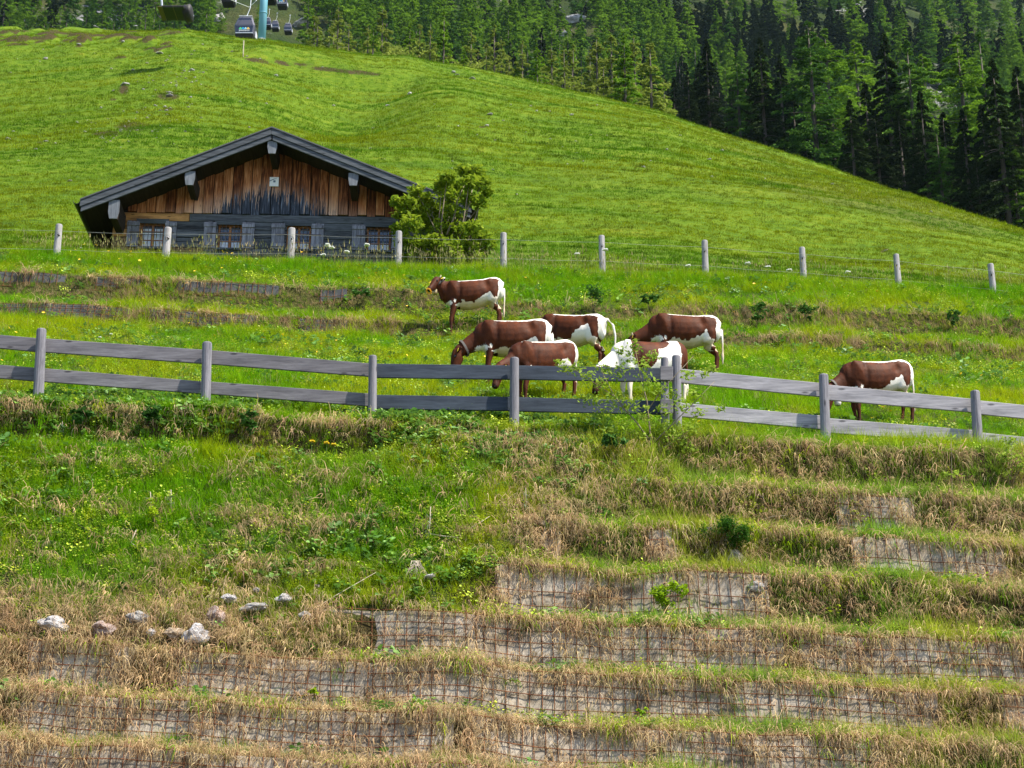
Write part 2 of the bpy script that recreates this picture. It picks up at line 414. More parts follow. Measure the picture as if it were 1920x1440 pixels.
wall('dark upper terrace wall at left above the plank fence', 0, [(-20, 240), (280, 480), (560, 650)], 33.95)
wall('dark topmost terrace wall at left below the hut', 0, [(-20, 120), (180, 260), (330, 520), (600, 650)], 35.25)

# ------------------------------------------------------------------ grass and herbs
def blade(V, Fq, Ft, az, ln, lean, w, base, droop=0.0, seg=3):
    dx, dy = math.cos(az), math.sin(az); sx, sy = -dy * w / 2, dx * w / 2
    x, y, z = base; th = lean; b0 = len(V)
    for i in range(seg + 1):
        k = 1 - (i / seg) ** 1.5
        if i < seg: V += [(x - sx * k, y - sy * k, z), (x + sx * k, y + sy * k, z)]
        else: V.append((x, y, z))
        st = ln / seg; x += dx * math.sin(th) * st; y += dy * math.sin(th) * st; z += math.cos(th) * st; th += droop
    for i in range(seg - 1): Fq.append((b0 + 2 * i, b0 + 2 * i + 1, b0 + 2 * i + 3, b0 + 2 * i + 2))
    Ft.append((b0 + 2 * seg - 2, b0 + 2 * seg - 1, b0 + 2 * seg))
def tint_material(name, rough=.7, tm=.30, sp=.25, var=.45):
    m, nt = newmat(name)
    c = nd(nt, 'Attribute', attribute_type='INSTANCER', attribute_name='tint').outputs['Color']
    k = nd(nt, 'Attribute', attribute_name='shade').outputs['Fac']
    c = mixc(nt, 1.0, c, nd(nt, 'CombineColor', {0: k, 1: k, 2: k}).outputs[0], 'MULTIPLY')
    finish(nt, c, rough, spec=sp, transl=c, tmix=tm); return m
M_blade = tint_material('grass_blade', .8, .42, .06); M_leaf = tint_material('herb_leaf', .55, .3, .35)
def proto(name, V, F, mat, nper):
    me = bpy.data.meshes.new(name); me.from_pydata(V, [], F); me.materials.append(mat)
    a = me.attributes.new('shade', 'FLOAT', 'POINT')
    per = {}
    a.data.foreach_set('value', [per.setdefault(i // nper, rnd.uniform(.65, 1.35)) for i in range(len(V))])
    return bpy.data.objects.new(name, me)
def tuft(name, n, ln, lean, w, spread, droop, az=None, seg=3):
    V, Q, T = [], [], []
    for i in range(n):
        a = rnd.uniform(0, 2 * math.pi) if az is None else rnd.gauss(az, .55)
        rr = spread * math.sqrt(rnd.random()); b = rnd.uniform(0, 6.283)
        blade(V, Q, T, a, rnd.uniform(*ln), rnd.uniform(*lean), w * rnd.uniform(.7, 1.3), (rr * math.cos(b), rr * math.sin(b), -.02), rnd.uniform(*droop), seg)
    return proto(name, V, Q + T, M_blade, 2 * seg + 1)
def herb(name, n, size, spread, h):
    V, F = [], []
    for i in range(n):
        a = rnd.uniform(0, 6.283); rr = spread * math.sqrt(rnd.random()); z = rnd.uniform(.02, h)
        s = size * rnd.uniform(.6, 1.3); c = Vector((rr * math.cos(a), rr * math.sin(a), z))
        d = Vector((math.cos(a + rnd.uniform(-.8, .8)), math.sin(a + rnd.uniform(-.8, .8)), rnd.uniform(-.25, .5))).normalized()
        sd = d.cross(Vector((rnd.uniform(-.4, .4), rnd.uniform(-.4, .4), 1))).normalized() * s * .42; b = len(V)
        up = Vector((0, 0, .12 * s))
        V += [tuple(c - d * s * .5), tuple(c + sd - d * s * .15 + up), tuple(c + sd * .8 + d * s * .25 + up), tuple(c + d * s * .5), tuple(c - sd * .8 + d * s * .25 + up), tuple(c - sd - d * s * .15 + up)]
        F += [(b, b + 1, b + 2, b + 3), (b, b + 3, b + 4, b + 5)]
    return proto(name, V, F, M_leaf, 6)
def kinds(name, objs):
    c = bpy.data.collections.new(name)
    for o in objs: c.objects.link(o)
    return c
def scatter_tree():
    g = bpy.data.node_groups.new('scatter', 'GeometryNodeTree')
    g.interface.new_socket('Geometry', in_out='INPUT', socket_type='NodeSocketGeometry')
    g.interface.new_socket('Geometry', in_out='OUTPUT', socket_type='NodeSocketGeometry')
    return g
def scatter(name, col, P, rot, scl, idx, tint, kind='stuff', parent=None):
    P = np.asarray(P, np.float32); n = len(P)
    me = bpy.data.meshes.new(name); me.vertices.add(n); me.vertices.foreach_set('co', P.ravel())
    def A(nm, ty, key, arr, dt=np.float32): a = me.attributes.new(nm, ty, 'POINT'); a.data.foreach_set(key, np.ascontiguousarray(arr, dt).ravel())
    A('rot', 'FLOAT_VECTOR', 'vector', rot); A('scl', 'FLOAT', 'value', scl); A('idx', 'INT', 'value', idx, np.int32)
    A('tint', 'FLOAT_COLOR', 'color', np.concatenate([np.clip(tint, 0, 1), np.ones((n, 1))], 1))
    o = obj(name, me, parent); tag(o, kind=kind)
    g = scatter_tree(); N = g.nodes.new; L = g.links.new
    gi = N('NodeGroupInput'); go = N('NodeGroupOutput'); ci = N('GeometryNodeCollectionInfo')
    ci.inputs['Collection'].default_value = col; ci.inputs['Separate Children'].default_value = True; ci.inputs['Reset Children'].default_value = True
    ip = N('GeometryNodeInstanceOnPoints'); ip.inputs['Pick Instance'].default_value = True
    def na(nm, t):
        x = N('GeometryNodeInputNamedAttribute'); x.data_type = t; x.inputs['Name'].default_value = nm; return x.outputs['Attribute']
    L(gi.outputs[0], ip.inputs['Points']); L(ci.outputs[0], ip.inputs['Instance']); L(na('idx', 'INT'), ip.inputs['Instance Index'])
    L(na('rot', 'FLOAT_VECTOR'), ip.inputs['Rotation']); L(na('scl', 'FLOAT'), ip.inputs['Scale']); L(ip.outputs[0], go.inputs[0])
    md = o.modifiers.new('scatter', 'NODES'); md.node_group = g
    return o
K_grass = kinds('grass_tufts', [tuft('a%d' % i, 16, (.14, .42), (.05, .80), .009, .10, (.05, .30)) for i in range(4)])
K_hang = kinds('hanging_tufts', [tuft('b%d' % i, 13, (.14, .46), (.6, 1.6), .0075, .11, (.45, 1.0), -math.pi / 2, 4) for i in range(4)])
K_lawn = kinds('lawn_tufts', [tuft('c%d' % i, 18, (.05, .13), (.1, .9), .016, .17, (.05, .35), None, 2) for i in range(3)])
K_herb = kinds('herb_plants', [herb('d0', 12, .085, .11, .16), herb('d1', 16, .055, .10, .20), herb('d2', 10, .10, .13, .14)])
K_mat = kinds('small_leaved_mats', [herb('m0', 26, .026, .14, .10), herb('m1', 20, .034, .14, .14), herb('m2', 30, .020, .14, .10)])
def stalks(name, n, ln):
    V, Q, T = [], [], []
    for i in range(n):
        a = rnd.uniform(0, 6.283); b = (rnd.uniform(-.12, .12), rnd.uniform(-.12, .12), 0); l = rnd.uniform(*ln); le = rnd.uniform(.02, .22)
        blade(V, Q, T, a, l, le, .006, b, .04)
        tip = V[-1]; blade(V, Q, T, a, l * .2, le + .1, .022, (tip[0], tip[1], tip[2] - l * .1), .1)
    return proto(name, V, Q + T, M_blade, 7)
K_stalk = kinds('seed_stalks', [stalks('e0', 4, (.45, .85)), stalks('e1', 3, (.5, .8))])
G_LUSH, G_MID, G_YEL, G_OLD = np.array([.145, .330, .004]), np.array([.085, .185, .008]), np.array([.320, .400, .006]), np.array([.060, .105, .020])
STRAW, STRAW2 = np.array([.62, .465, .26]), np.array([.31, .215, .115])
def tints(n, w, a, b, var=.22):
    t = a[None] * (1 - w[:, None]) + b[None] * w[:, None]
    return t * rng.uniform(1 - var, 1 + var, (n, 1)) * rng.uniform(.92, 1.08, (n, 3))
def samp(n, x0, x1, y0, y1, smax=3.5):
    """points spread evenly over the sloping surface"""
    x = rng.uniform(x0, x1, n * 3); y = rng.uniform(y0, y1, n * 3)
    s = np.abs(gslope(x, y)); k = rng.random(n * 3) < np.minimum(np.sqrt(1 + s * s), smax) / smax
    x, y, s = x[k][:n], y[k][:n], s[k][:n]
    return x, y, s
def bare(x, y):
    b = np.zeros(len(x), bool)
    for kd, a, c in EXPOSED: b |= (x > a) & (x < c) & (y > kd - .30 - wob(x, y)) & (y < kd - .01 - wob(x, y))
    return b
def rots(n, tilt=.2, out=0.0, zfull=True):
    r = rng.normal(0, tilt, (n, 3)); r[:, 0] += out
    r[:, 2] = rng.uniform(0, 6.283, n) if zfull else rng.normal(0, .5, n); return r
def put(name, col, nk, x, y, rot, scl, tint, dz=0.0):
    scatter(name, col, np.stack([x, y, gz(x, y) + dz], -1), rot, scl, rng.integers(0, nk, len(x)), tint)
# lower bank
x, y, s = samp(46000, -8.3, 8.6, 19.4, 24.95)
k = ~(bare(x, y) & (rng.random(len(x)) < .84)); x, y, s = x[k], y[k], s[k]
d = dry_low(x, y); isd = rng.random(len(x)) < .03 + (d ** 1.4) * np.where(x > 1, .48, .68); face = s > 1.6
g = ~isd; n = g.sum()
pat = sst(-.25, .35, fbm(x[g] * .7, y[g] * 1.1, 61, 3)); t = tints(n, pat, G_LUSH, G_YEL); t = t * (1 - .25 * d[g][:, None]) + .25 * d[g][:, None] * STRAW * .8
sc = rng.uniform(.55, 1.05, n) * (.8 + .5 * sst(-.2, .3, vn(x[g] * .9, y[g] * 1.3, 62))) * np.where(face[g], .8, 1) * np.where(x[g] < 1, np.interp(y[g], [21, 23.5], [.5, .78]), .95)
put('bank_grass', K_grass, 4, x[g], y[g], rots(n, .2), sc, t)
n = isd.sum(); fx, fy = x[isd], y[isd]
put('straw', K_hang, 4, fx, fy, rots(n, .3, .15, False), rng.uniform(.6, 1.2, n), tints(n, rng.random(n), STRAW, STRAW2))
# straw fringes hanging over the terrace edges
ex, ey, es = [], [], []
for kd, zlist in [(DK[k], k) for k in range(8)] + [(33.95, 8), (35.25, 9)]:
    m = 1500 if kd < 26 else 1200
    xx = rng.uniform(-8.4, 8.6, m) if kd < 26 else rng.uniform(-11, 12, m)
    yy = kd - wob(xx, kd) + rng.normal(.02, .035, m)
    keep = rng.random(m) < np.clip(terr_mask(xx, np.full(m, kd - .05)), .06, 1) * (.12 + .88 * sst(-.12, .30, vn(xx * 2.1, kd * 3.1 + 0 * xx, 63) + .6 * vn(xx * 6, kd * 2.1 + 0 * xx, 73))) * (.8 if kd < 26 else .6) * (.75 if zlist == 7 else 1)
    ex.append(xx[keep]); ey.append(yy[keep])
x = np.concatenate(ex); y = np.concatenate(ey); n = len(x); tt = tints(n, rng.random(n) ** 1.2, STRAW, STRAW2); w = rng.random(n) < .16 + .25 * ((x > 1) & (y > 22.2)); tt[w] = tints(w.sum(), rng.random(w.sum()), G_LUSH, G_YEL)
put('straw_fringe', K_hang, 4, x, y, rots(n, .22, 0.0, False), rng.uniform(.55, 1.3, n), tt, .0)
px_, py_ = [], []
for kd, a, c in EXPOSED:
    if kd > 26: continue
    for e, sg in ((a, 1), (c, -1)):
        m = 26; px_.append(e + sg * np.abs(rng.normal(0, .16, m)) - sg * .05); py_.append(kd - rng.uniform(.0, .2, m))
    for _ in range(int((c - a) * .7)):
        m = rng.integers(4, 16); px_.append(rng.uniform(a, c) + rng.normal(0, .09, m)); py_.append(kd - rng.uniform(-.02, .15, m))
x = np.concatenate(px_); y = np.concatenate(py_); y = y - wob(x, y) - .06; n = len(x)
put('straw_patches', K_hang, 4, x, y, rots(n, .22, 0.1, False), rng.uniform(.6, 1.2, n), tints(n, rng.random(n) ** 1.3, STRAW, STRAW2), .05)
ex, ey = [], []
for k in range(8):
    m = 200 if k < 4 else 180; xx = rng.uniform(-8.4, 8.6, m); yy = DK[k] - wob(xx, DK[k]) - rng.uniform(.02, .12, m)
    keep = (rng.random(m) < sst(-.15, .30, vn(xx * 1.4, k * 4.7 + 0 * xx, 75))) & (terr_mask(xx, np.full(m, DK[k] - .05)) > .4); ex.append(xx[keep]); ey.append(yy[keep])
    m = 330 if k < 5 else 160; xx = rng.uniform(-8.4, 8.6, m); yy = DK[k] - .25 - wob(xx, DK[k]) + rng.normal(0, .05, m)
    keep = rng.random(m) < sst(-.25, .25, vn(xx * 1.2, k * 6.1 + 0 * xx, 76)); ex.append(xx[keep]); ey.append(yy[keep])
x = np.concatenate(ex); y = np.concatenate(ey); n = len(x)
put('face_straw', K_hang, 4, x, y, rots(n, .25, -.1, False), rng.uniform(.6, 1.25, n), tints(n, rng.random(n) ** 1.2, STRAW, STRAW2), .06)
# green tongues on the treads in front of each wall
ex, ey = [], []
for k in range(8):
    m = 900; xx = rng.uniform(-8.4, 8.6, m); yy = DK[k] - .27 - wob(xx, DK[k]) + rng.normal(0, .05, m)
    keep = rng.random(m) < sst(-.25, .30, vn(xx * 1.1, k * 5.3 + 0 * xx, 64)) * (.55 + .45 * (k > 2)); ex.append(xx[keep]); ey.append(yy[keep])
x = np.concatenate(ex); y = np.concatenate(ey); n = len(x)
tt = tints(n, rng.random(n), G_LUSH, G_YEL); w = rng.random(n) < .45; tt[w] = tints(w.sum(), rng.random(w.sum()), STRAW, STRAW2)
put('tread_grass', K_grass, 4, x, y, rots(n, .15), rng.uniform(.4, .9, n), tt)
# pasture
x, y, s = samp(62000, -12, 12.8, 24.85, 38.5)
n = len(x); pat = sst(-.3, .4, fbm(x * .5, y * .6, 65, 3)); t = tints(n, pat, G_LUSH, G_YEL, .28)
fa = (s > 1.15) & (y > 33); w = np.where(fa, rng.random(n) < .55, False) | (rng.random(n) < .03); t[w] = tints(w.sum(), rng.random(w.sum()), STRAW * .75, STRAW2)
sc = rng.uniform(.38, .78, n) * (.7 + .7 * sst(-.2, .35, vn(x * .8, y * .9, 66))) * np.where(y > 36.0, .8, 1.0) * np.where(y < 26, .8, 1)
put('pasture_grass', K_grass, 4, x, y, rots(n, .2), sc, t)
x = rng.uniform(-12, 12.8, 9000); y = rng.uniform(36.5, 38.4, 9000); n = 9000
put('crest_grass', K_grass, 4, x, y, rots(n, .18), rng.uniform(.45, .85, n), tints(n, sst(-.3, .3, fbm(x * .7, y * 2, 67, 2)), np.array([.12, .30, .004]), np.array([.25, .37, .006])))
x = np.concatenate([rng.uniform(-12, 3, 420), rng.uniform(3, 12.5, 120)]); y = rng.uniform(37.2, 38.4, 540)
put('seed_stalks', K_stalk, 2, x, y, rots(540, .1), rng.uniform(.6, 1.0, 540), tints(540, rng.random(540), np.array([.20, .22, .06]), np.array([.36, .30, .15])))
# broad leaved herbs
x = np.concatenate([rng.uniform(-8.5, 1.5, 2300), rng.uniform(-8, 2, 900), rng.uniform(-12, 12, 2600), rng.uniform(-8, 8, 500)])
y = np.concatenate([rng.normal(24.9, .42, 2300), rng.uniform(22.3, 24.6, 900), rng.uniform(25.5, 37.6, 2600), rng.uniform(20.5, 23, 500)])
k = (vn(x * .9, y * 1.1, 68) > -.12) & ~bare(x, y); x, y = x[k], y[k]; n = len(x)
put('broad_leaved_herbs', K_herb, 3, x, y, rots(n, .25, .25), rng.uniform(.6, 1.15, n), tints(n, rng.random(n), np.array([.085, .19, .035]), np.array([.150, .270, .040]), .3))
x = np.concatenate([rng.uniform(-8.5, 2.5, 7000), rng.uniform(0, 8.5, 3000), rng.uniform(-12, 12.5, 9000)]); y = np.concatenate([rng.uniform(20.8, 25.0, 7000), rng.uniform(20.3, 25, 3000), rng.uniform(25, 37.6, 9000)])
k = ~bare(x, y) & (rng.random(len(x)) < .25 + .75 * sst(-.2, .25, fbm(x * .9, y * 1.2, 74, 2))) & (rng.random(len(x)) > np.where(y < 25, dry_low(x, y) * .8, 0)); x, y = x[k], y[k]; n = len(x)
put('small_leaved_mats', K_mat, 3, x, y, rots(n, .25, .35), rng.uniform(.6, 1.25, n), tints(n, rng.random(n), np.array([.17, .33, .02]), np.array([.42, .48, .03]), .3), .04)
# short turf of the hill
N = 170000
D = 38.4 * np.exp(rng.random(N) * math.log(150 / 38.4)); u = rng.uniform(-.40, .40, N); x = u * D; y = D
n = N; w = fbm(x * .12, y * .3, 69, 3); pat = sst(-.35, .35, w + .25 * sst(-5, 30, x))
t = tints(n, pat, np.array([.072, .168, .003]), np.array([.172, .222, .004]), .28)
b = vn(x * .9, y * 2.4, 70) > .20; t[b] *= .58
put('hill_turf', K_lawn, 3, x, y, rots(n, .2), rng.uniform(.6, 1.5, n) * (.85 + .3 * (D > 80)), t)

# ------------------------------------------------------------------ the hut
HY = R(2.3); HC, HS = math.cos(HY), math.sin(HY)
h0 = at(511, 490, 43.0); HO = Vector((h0.x, 43.0, gzf(h0.x, 43.0)))
hut = empty('wooden_hut', HO, HY)
tag(hut, 'weathered alpine hut with a shallow gable roof behind the wire fence', 'hut')
def fac(px, py, off=0.0):
    """local x, z of a photo pixel on the plane off metres in front of the hut's front wall"""
    r = ray(px, py); ly = Vector((-HS, HC, 0)); c = Vector((0, 0, CZ))
    t = (-off - (c - HO).dot(ly)) / r.dot(ly); p = c + r * t - HO
    return p.x * HC + p.y * HS, p.z
M_log = wood('weathered_log', (.007, .008, .010), (.125, .135, .15), 'x', True, fine=1.0, var=.5)
M_logo = wood('orange_log', (.09, .038, .012), (.68, .36, .13), 'x', True, fine=1.0, var=.3)
M_logb = wood('brown_log', (.022, .013, .008), (.21, .13, .07), 'x', True, fine=1.0, var=.5)
M_fascia = wood('grey_fascia', (.020, .023, .027), (.105, .118, .135), 'x', True, fine=1.0, var=.2)
M_beam = wood('grey_beam', (.06, .07, .085), (.20, .215, .24), 'z', True, fine=1.4, var=.2)
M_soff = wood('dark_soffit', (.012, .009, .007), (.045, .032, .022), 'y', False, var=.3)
M_shut = wood('grey_shutter', (.06, .06, .07), (.30, .30, .345), 'z', False, fine=1.6, var=.35)
M_frame = wood('reddish_frame', (.16, .065, .026), (.46, .21, .09), 'z', False, fine=2, var=.2)
M_pane = plain('window_pane', (.055, .075, .11), .06, spec=.8, var=.2)
M_curt = plain('curtain', (.70, .76, .84), .9, var=.12, scale=12)
M_iron = plain('old_iron', (.16, .13, .12), .7, .5, var=.4)
M_gut = plain('dark_gutter', (.022, .022, .020), .5, .3)
M_roof = plain('roof_felt', (.07, .075, .08), .85, var=.4, scale=3)
M_white = plain('white_board', (.88, .90, .92), .6, var=.04)
M_mark = plain('grey_mark', (.16, .22, .30), .7)
def gable_material():
    m, nt = newmat('gable_board')
    tc = nd(nt, 'TexCoord').outputs['Object']; sx = nd(nt, 'SeparateXYZ', {0: tc})
    g = noi(nt, nd(nt, 'Mapping', {'Vector': tc, 'Scale': (9, 9, .55)}).outputs[0], 3.0, 5, .65, .5)
    inf = nd(nt, 'ObjectInfo').outputs['Random']
    f = mth(nt, 'MULTIPLY_ADD', inf, .22, mth(nt, 'SUBTRACT', g, .11))
    brown = ramp(nt, f, [(.30, (.040, .011, .003)), (.43, (.17, .050, .015)), (.55, (.40, .145, .050)), (.70, (.62, .31, .15))])
    pale = ramp(nt, f, [(.33, (.26, .12, .065)), (.60, (.82, .60, .46))])
    zb = fac(511, 404)[1]; zt = fac(511, 285)[1]
    hz = mth(nt, 'DIVIDE', mth(nt, 'SUBTRACT', sx.outputs[2], zb), zt - zb)            # 0 at the foot, 1 at the top
        # rain weathered black patch in the middle of the gable
    xr = mth(nt, 'DIVIDE', mth(nt, 'SUBTRACT', sx.outputs[0], fac(508, 400)[0]), (fac(622, 400)[0] - fac(395, 400)[0]) / 2)
    pl = nd(nt, 'MapRange', {0: mth(nt, 'MULTIPLY_ADD', mth(nt, 'ABSOLUTE', xr), .30, mth(nt, 'MULTIPLY_ADD', g, .5, hz)), 1: .48, 2: .86, 3: .85, 4: 0}).outputs[0]
    c = mixc(nt, pl, brown, pale)
    par = mth(nt, 'MULTIPLY_ADD', mth(nt, 'POWER', mth(nt, 'ABSOLUTE', xr), 2.2), -.36, .34)
    j = noi(nt, nd(nt, 'Mapping', {'Vector': tc, 'Scale': (17, 2, .8)}).outputs[0], 1.7, 3, .7)
    e = mth(nt, 'SUBTRACT', mth(nt, 'MULTIPLY_ADD', mth(nt, 'SUBTRACT', j, .5), 1.35, par), hz)
    fk = nd(nt, 'MapRange', {0: e, 1: -.015, 2: .03}).outputs[0]
    black = ramp(nt, g, [(.35, (.008, .010, .015)), (.55, (.05, .06, .085)), (.72, (.26, .30, .37))])
    c = mixc(nt, fk, c, black)
    vo = nd(nt, 'TexVoronoi', {'Vector': nd(nt, 'Mapping', {'Vector': tc, 'Scale': (5, 5, 1.5)}).outputs[0], 'Scale': 1.2}).outputs[0]
    c = mixc(nt, mth(nt, 'MULTIPLY', ramp(nt, vo, [(.04, (1, 1, 1)), (.10, (0, 0, 0))]), .75), c, (.05, .02, .01))
    finish(nt, c, .8, bump=g, bstr=.5, bdist=.01, spec=.25); return m
M_gable = gable_material()
Ax, Az = fac(510, 239, 1.1); Lx, Lz = fac(151, 374, 1.1); Rx_, Rz_ = fac(884, 386, 1.1)
def ztop(x): return Az + (Lz - Az) * (x - Ax) / (Lx - Ax) if x < Ax else Az + (Rz_ - Az) * (x - Ax) / (Rx_ - Ax)
zu = lambda x: ztop(x) - .20                                     # underside of the roof boards
BK = 9.5
def slope_board(x0, x1, t0, t1, y0, y1):                         # a piece following one roof slope, t below the roof line
    z = ztop
    return [(x0, y0, z(x0) - t1), (x1, y0, z(x1) - t1), (x1, y1, z(x1) - t1), (x0, y1, z(x0) - t1), (x0, y0, z(x0) - t0), (x1, y0, z(x1) - t0), (x1, y1, z(x1) - t0), (x0, y1, z(x0) - t0)]
for x0, x1 in ((Lx, Ax - .002), (Ax + .002, Rx_)):
    MB().hexa(slope_board(x0, x1, .045, .16, -1.09, BK)).build('roof_slab', M_roof, hut)
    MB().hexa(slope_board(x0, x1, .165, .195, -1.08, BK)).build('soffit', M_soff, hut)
    MB().hexa(slope_board(x0, x1, .0, .04, -1.17, BK + .02)).build('roof_covering', M_roof, hut)
    MB().hexa(slope_board(x0, x1, .045, .235, -1.15, -1.10)).build('bargeboard', M_fascia, hut, bevel=.008)
    MB().hexa(slope_board(x0 + .03, x1 - .03 if x1 > Ax + .1 else x1, .24, .385, -1.125, -1.075)).build('bargeboard', M_fascia, hut, bevel=.008)
for px, py0, py1, wpx in ((511, 264, 288, 17), (357, 319, 347, 18), (663, 320, 348, 18), (215, 373, 410, 19), (808, 372, 405, 19)):
    xc, z1 = fac(px, py0, 1.06); _, z0 = fac(px, py1, 1.06); w = wpx / 66 / 2
    z1 = min(z1 + .05, ztop(xc) - .39)
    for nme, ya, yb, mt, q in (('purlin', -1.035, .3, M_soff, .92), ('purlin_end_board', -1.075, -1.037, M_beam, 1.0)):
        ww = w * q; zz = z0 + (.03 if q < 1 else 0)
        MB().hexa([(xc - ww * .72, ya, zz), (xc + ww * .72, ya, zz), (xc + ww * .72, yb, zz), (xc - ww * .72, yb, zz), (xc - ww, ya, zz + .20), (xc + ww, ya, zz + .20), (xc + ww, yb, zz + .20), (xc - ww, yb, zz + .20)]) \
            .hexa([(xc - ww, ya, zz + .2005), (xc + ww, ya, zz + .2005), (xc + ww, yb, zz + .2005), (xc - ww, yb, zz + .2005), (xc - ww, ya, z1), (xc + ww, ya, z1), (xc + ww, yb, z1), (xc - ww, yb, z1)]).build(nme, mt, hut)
# front wall: upright boards in the gable, logs below, openings left for the windows
WX0, WX1 = fac(212, 430)[0], fac(812, 440)[0]
zrow = lambda p: fac(511, p)[1]
bx = WX0 + .10; i = 0
zfoot = lambda x: zrow(403.5)
while bx < WX1 - .12:
    w = rnd.uniform(.235, .29); x1 = min(bx + w, WX1 - .05); pr = .05 if i % 2 else .0
    tl, tr = zu(bx) - .005, zu(x1 - .022) - .005; z0 = zfoot(bx) + rnd.uniform(-.015, .02)
    if min(tl, tr) - z0 > .08:
        segs = [(bx, x1 - .022, tl, tr)] if not (bx < Ax < x1) else [(bx, Ax, tl, zu(Ax) - .005), (Ax, x1 - .022, zu(Ax) - .005, tr)]
        mb = MB()
        for a, b, ta, tb in segs: mb.hexa([(a, -.035 - pr, z0), (b, -.035 - pr, z0), (b, -.002 - pr * .5, z0), (a, -.002 - pr * .5, z0), (a, -.035 - pr, ta), (b, -.035 - pr, tb), (b, -.002 - pr * .5, tb), (a, -.002 - pr * .5, ta)])
        mb.build('gable_board', M_gable, hut)
    bx = x1; i += 1
MB().hexa([(WX0, .01, zrow(404)), (WX1, .01, zrow(404)), (WX1, .14, zrow(404)), (WX0, .14, zrow(404)), (WX0, .01, zu(WX0)), (WX1, .01, zu(WX1)), (WX1, .14, zu(WX1)), (WX0, .14, zu(WX0))]) \
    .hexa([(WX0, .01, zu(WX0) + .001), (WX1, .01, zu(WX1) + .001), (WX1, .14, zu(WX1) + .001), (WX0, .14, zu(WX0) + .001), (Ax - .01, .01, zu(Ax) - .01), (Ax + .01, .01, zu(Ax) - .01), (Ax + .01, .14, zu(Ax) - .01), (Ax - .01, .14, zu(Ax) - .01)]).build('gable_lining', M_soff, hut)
WIN = [(262, 308), (408, 453), (537, 583), (687, 733)]
opens = [(fac(a, 445)[0], fac(b, 445)[0]) for a, b in WIN]
rows = [404, 418.5, 433, 449, 467.5, 483, 500, 520, 545, 580]
for r_ in range(len(rows) - 1):
    z1, z0 = zrow(rows[r_]), zrow(rows[r_ + 1])
    if z1 < .05: break
    if r_ == 0: cuts = [(WX0, fac(355, 410)[0], M_logo), (fac(355, 410)[0] + .01, fac(748, 410)[0], M_log), (fac(748, 410)[0] + .008, WX1, M_logb)]
    elif 1 <= r_ <= 3:
        xs = [WX0] + [v for o in opens for v in o] + [WX1]
        cuts = [(xs[j], xs[j + 1], M_log) for j in range(0, len(xs), 2)]
        cuts[0] = (cuts[0][0], cuts[0][1], [M_logo, M_logo, M_logb][r_ - 1])
    else: cuts = [(WX0, fac(380, 470)[0], M_logb), (fac(380, 470)[0] + .01, WX1, M_log)]
    for a, b, mt in cuts:
        pr = rnd.uniform(.0, .025)
        MB().box(a, b, -.03 - pr, .16, z0 + .008, z1).build('log', mt, hut, bevel=.014)
for sx_, (xa, xb) in (('l', (WX0, WX0 + .14)), ('r', (WX1 - .14, WX1))):
    for r_ in range(len(rows) - 1):
        z1, z0 = zrow(rows[r_]), zrow(rows[r_ + 1])
        if z1 < .05: break
        MB().box(xa, xb, .165, BK - 1.2, z0 + .006, z1).build('log', M_logb, hut)
MB().box(WX0 + .145, WX1 - .145, BK - 1.4, BK - 1.2, 0, zu(WX0) - .02).build('back_wall', M_logb, hut)
# windows, shutters, bars
SHUT = [(238, 261), (310, 331), (382, 405), (454, 477), (509, 534), (584, 607), (660, 685), (735, 757)]
for wi, (a, b) in enumerate(opens):
    z0, z1 = zrow(468), zrow(420); y = .05
    f = MB(); t = .055
    f.box(a + .005, a + t, y, y + .08, z0, z1).box(b - t, b - .005, y, y + .08, z0, z1).box(a + t + .001, b - t - .001, y, y + .08, z1 - t * 1.6, z1).box(a + t + .001, b - t - .001, y, y + .08, z0, z0 + t)
    xm = (a + b) / 2; f.box(xm - .03, xm + .03, y + .004, y + .075, z0 + t + .001, z1 - t * 1.6 - .001)
    win = f.build('window', M_frame, hut)
    MB().box(a + t, xm - .031, y + .05, y + .06, z0 + t, z1 - t * 1.6).build('pane', M_pane, win)
    MB().box(xm + .031, b - t, y + .05, y + .06, z0 + t, z1 - t * 1.6).build('pane', M_pane, win)
    for k in range(1, 3):
        zz = z0 + (z1 - z0) * k / 3
        MB().box(a + t, xm - .031, y + .03, y + .048, zz - .012, zz + .012).build('glazing_bar', M_frame, win)
        MB().box(xm + .031, b - t, y + .03, y + .048, zz - .012, zz + .012).build('glazing_bar', M_frame, win)
    cu = MB(); h = z0 + (z1 - z0) * (.78 if wi == 0 else .36)
    cu.box(a + t + .01, xm - .05, y + .040, y + .0485, z0 + t + .01, h).box(xm + .05, b - t - .01, y + .040, y + .0485, z0 + t + .01, h)
    cu.build('curtain', M_curt, win)
    gr = MB()
    for k in (1, 2, 4, 5): gr.tube([(a + (b - a) * k / 6, -.005, z0 + .02), (a + (b - a) * k / 6, -.005, z1 - .02)], .009, 5)
    for k in (1, 2, 3): gr.tube([(a, -.02, z0 + (z1 - z0) * k / 4), (b, -.02, z0 + (z1 - z0) * k / 4)], .009, 5)
    gr.build('iron_grille', M_iron, win)
    zl0, zl1 = zrow(424.5), zrow(416.5)
    MB().hexa([(a - .03, -.075, zl0), (b + .03, -.075, zl0), (b + .03, -.058, zl0), (a - .03, -.058, zl0), (a - .12, -.085, zl1), (b + .12, -.085, zl1), (b + .12, -.058, zl1), (a - .12, -.058, zl1)]) \
        .build('lintel_board', M_fascia, hut)
    MB().box(a - .05, b + .05, -.12, -.056, z0 - .07, z0 - .01).build('window_sill', M_fascia, hut)
    tb = MB().tube([(a - .28, -.10, zrow(442)), (b + .28, -.10, zrow(442))], .016, 6).build('locking_bar', M_iron, hut)
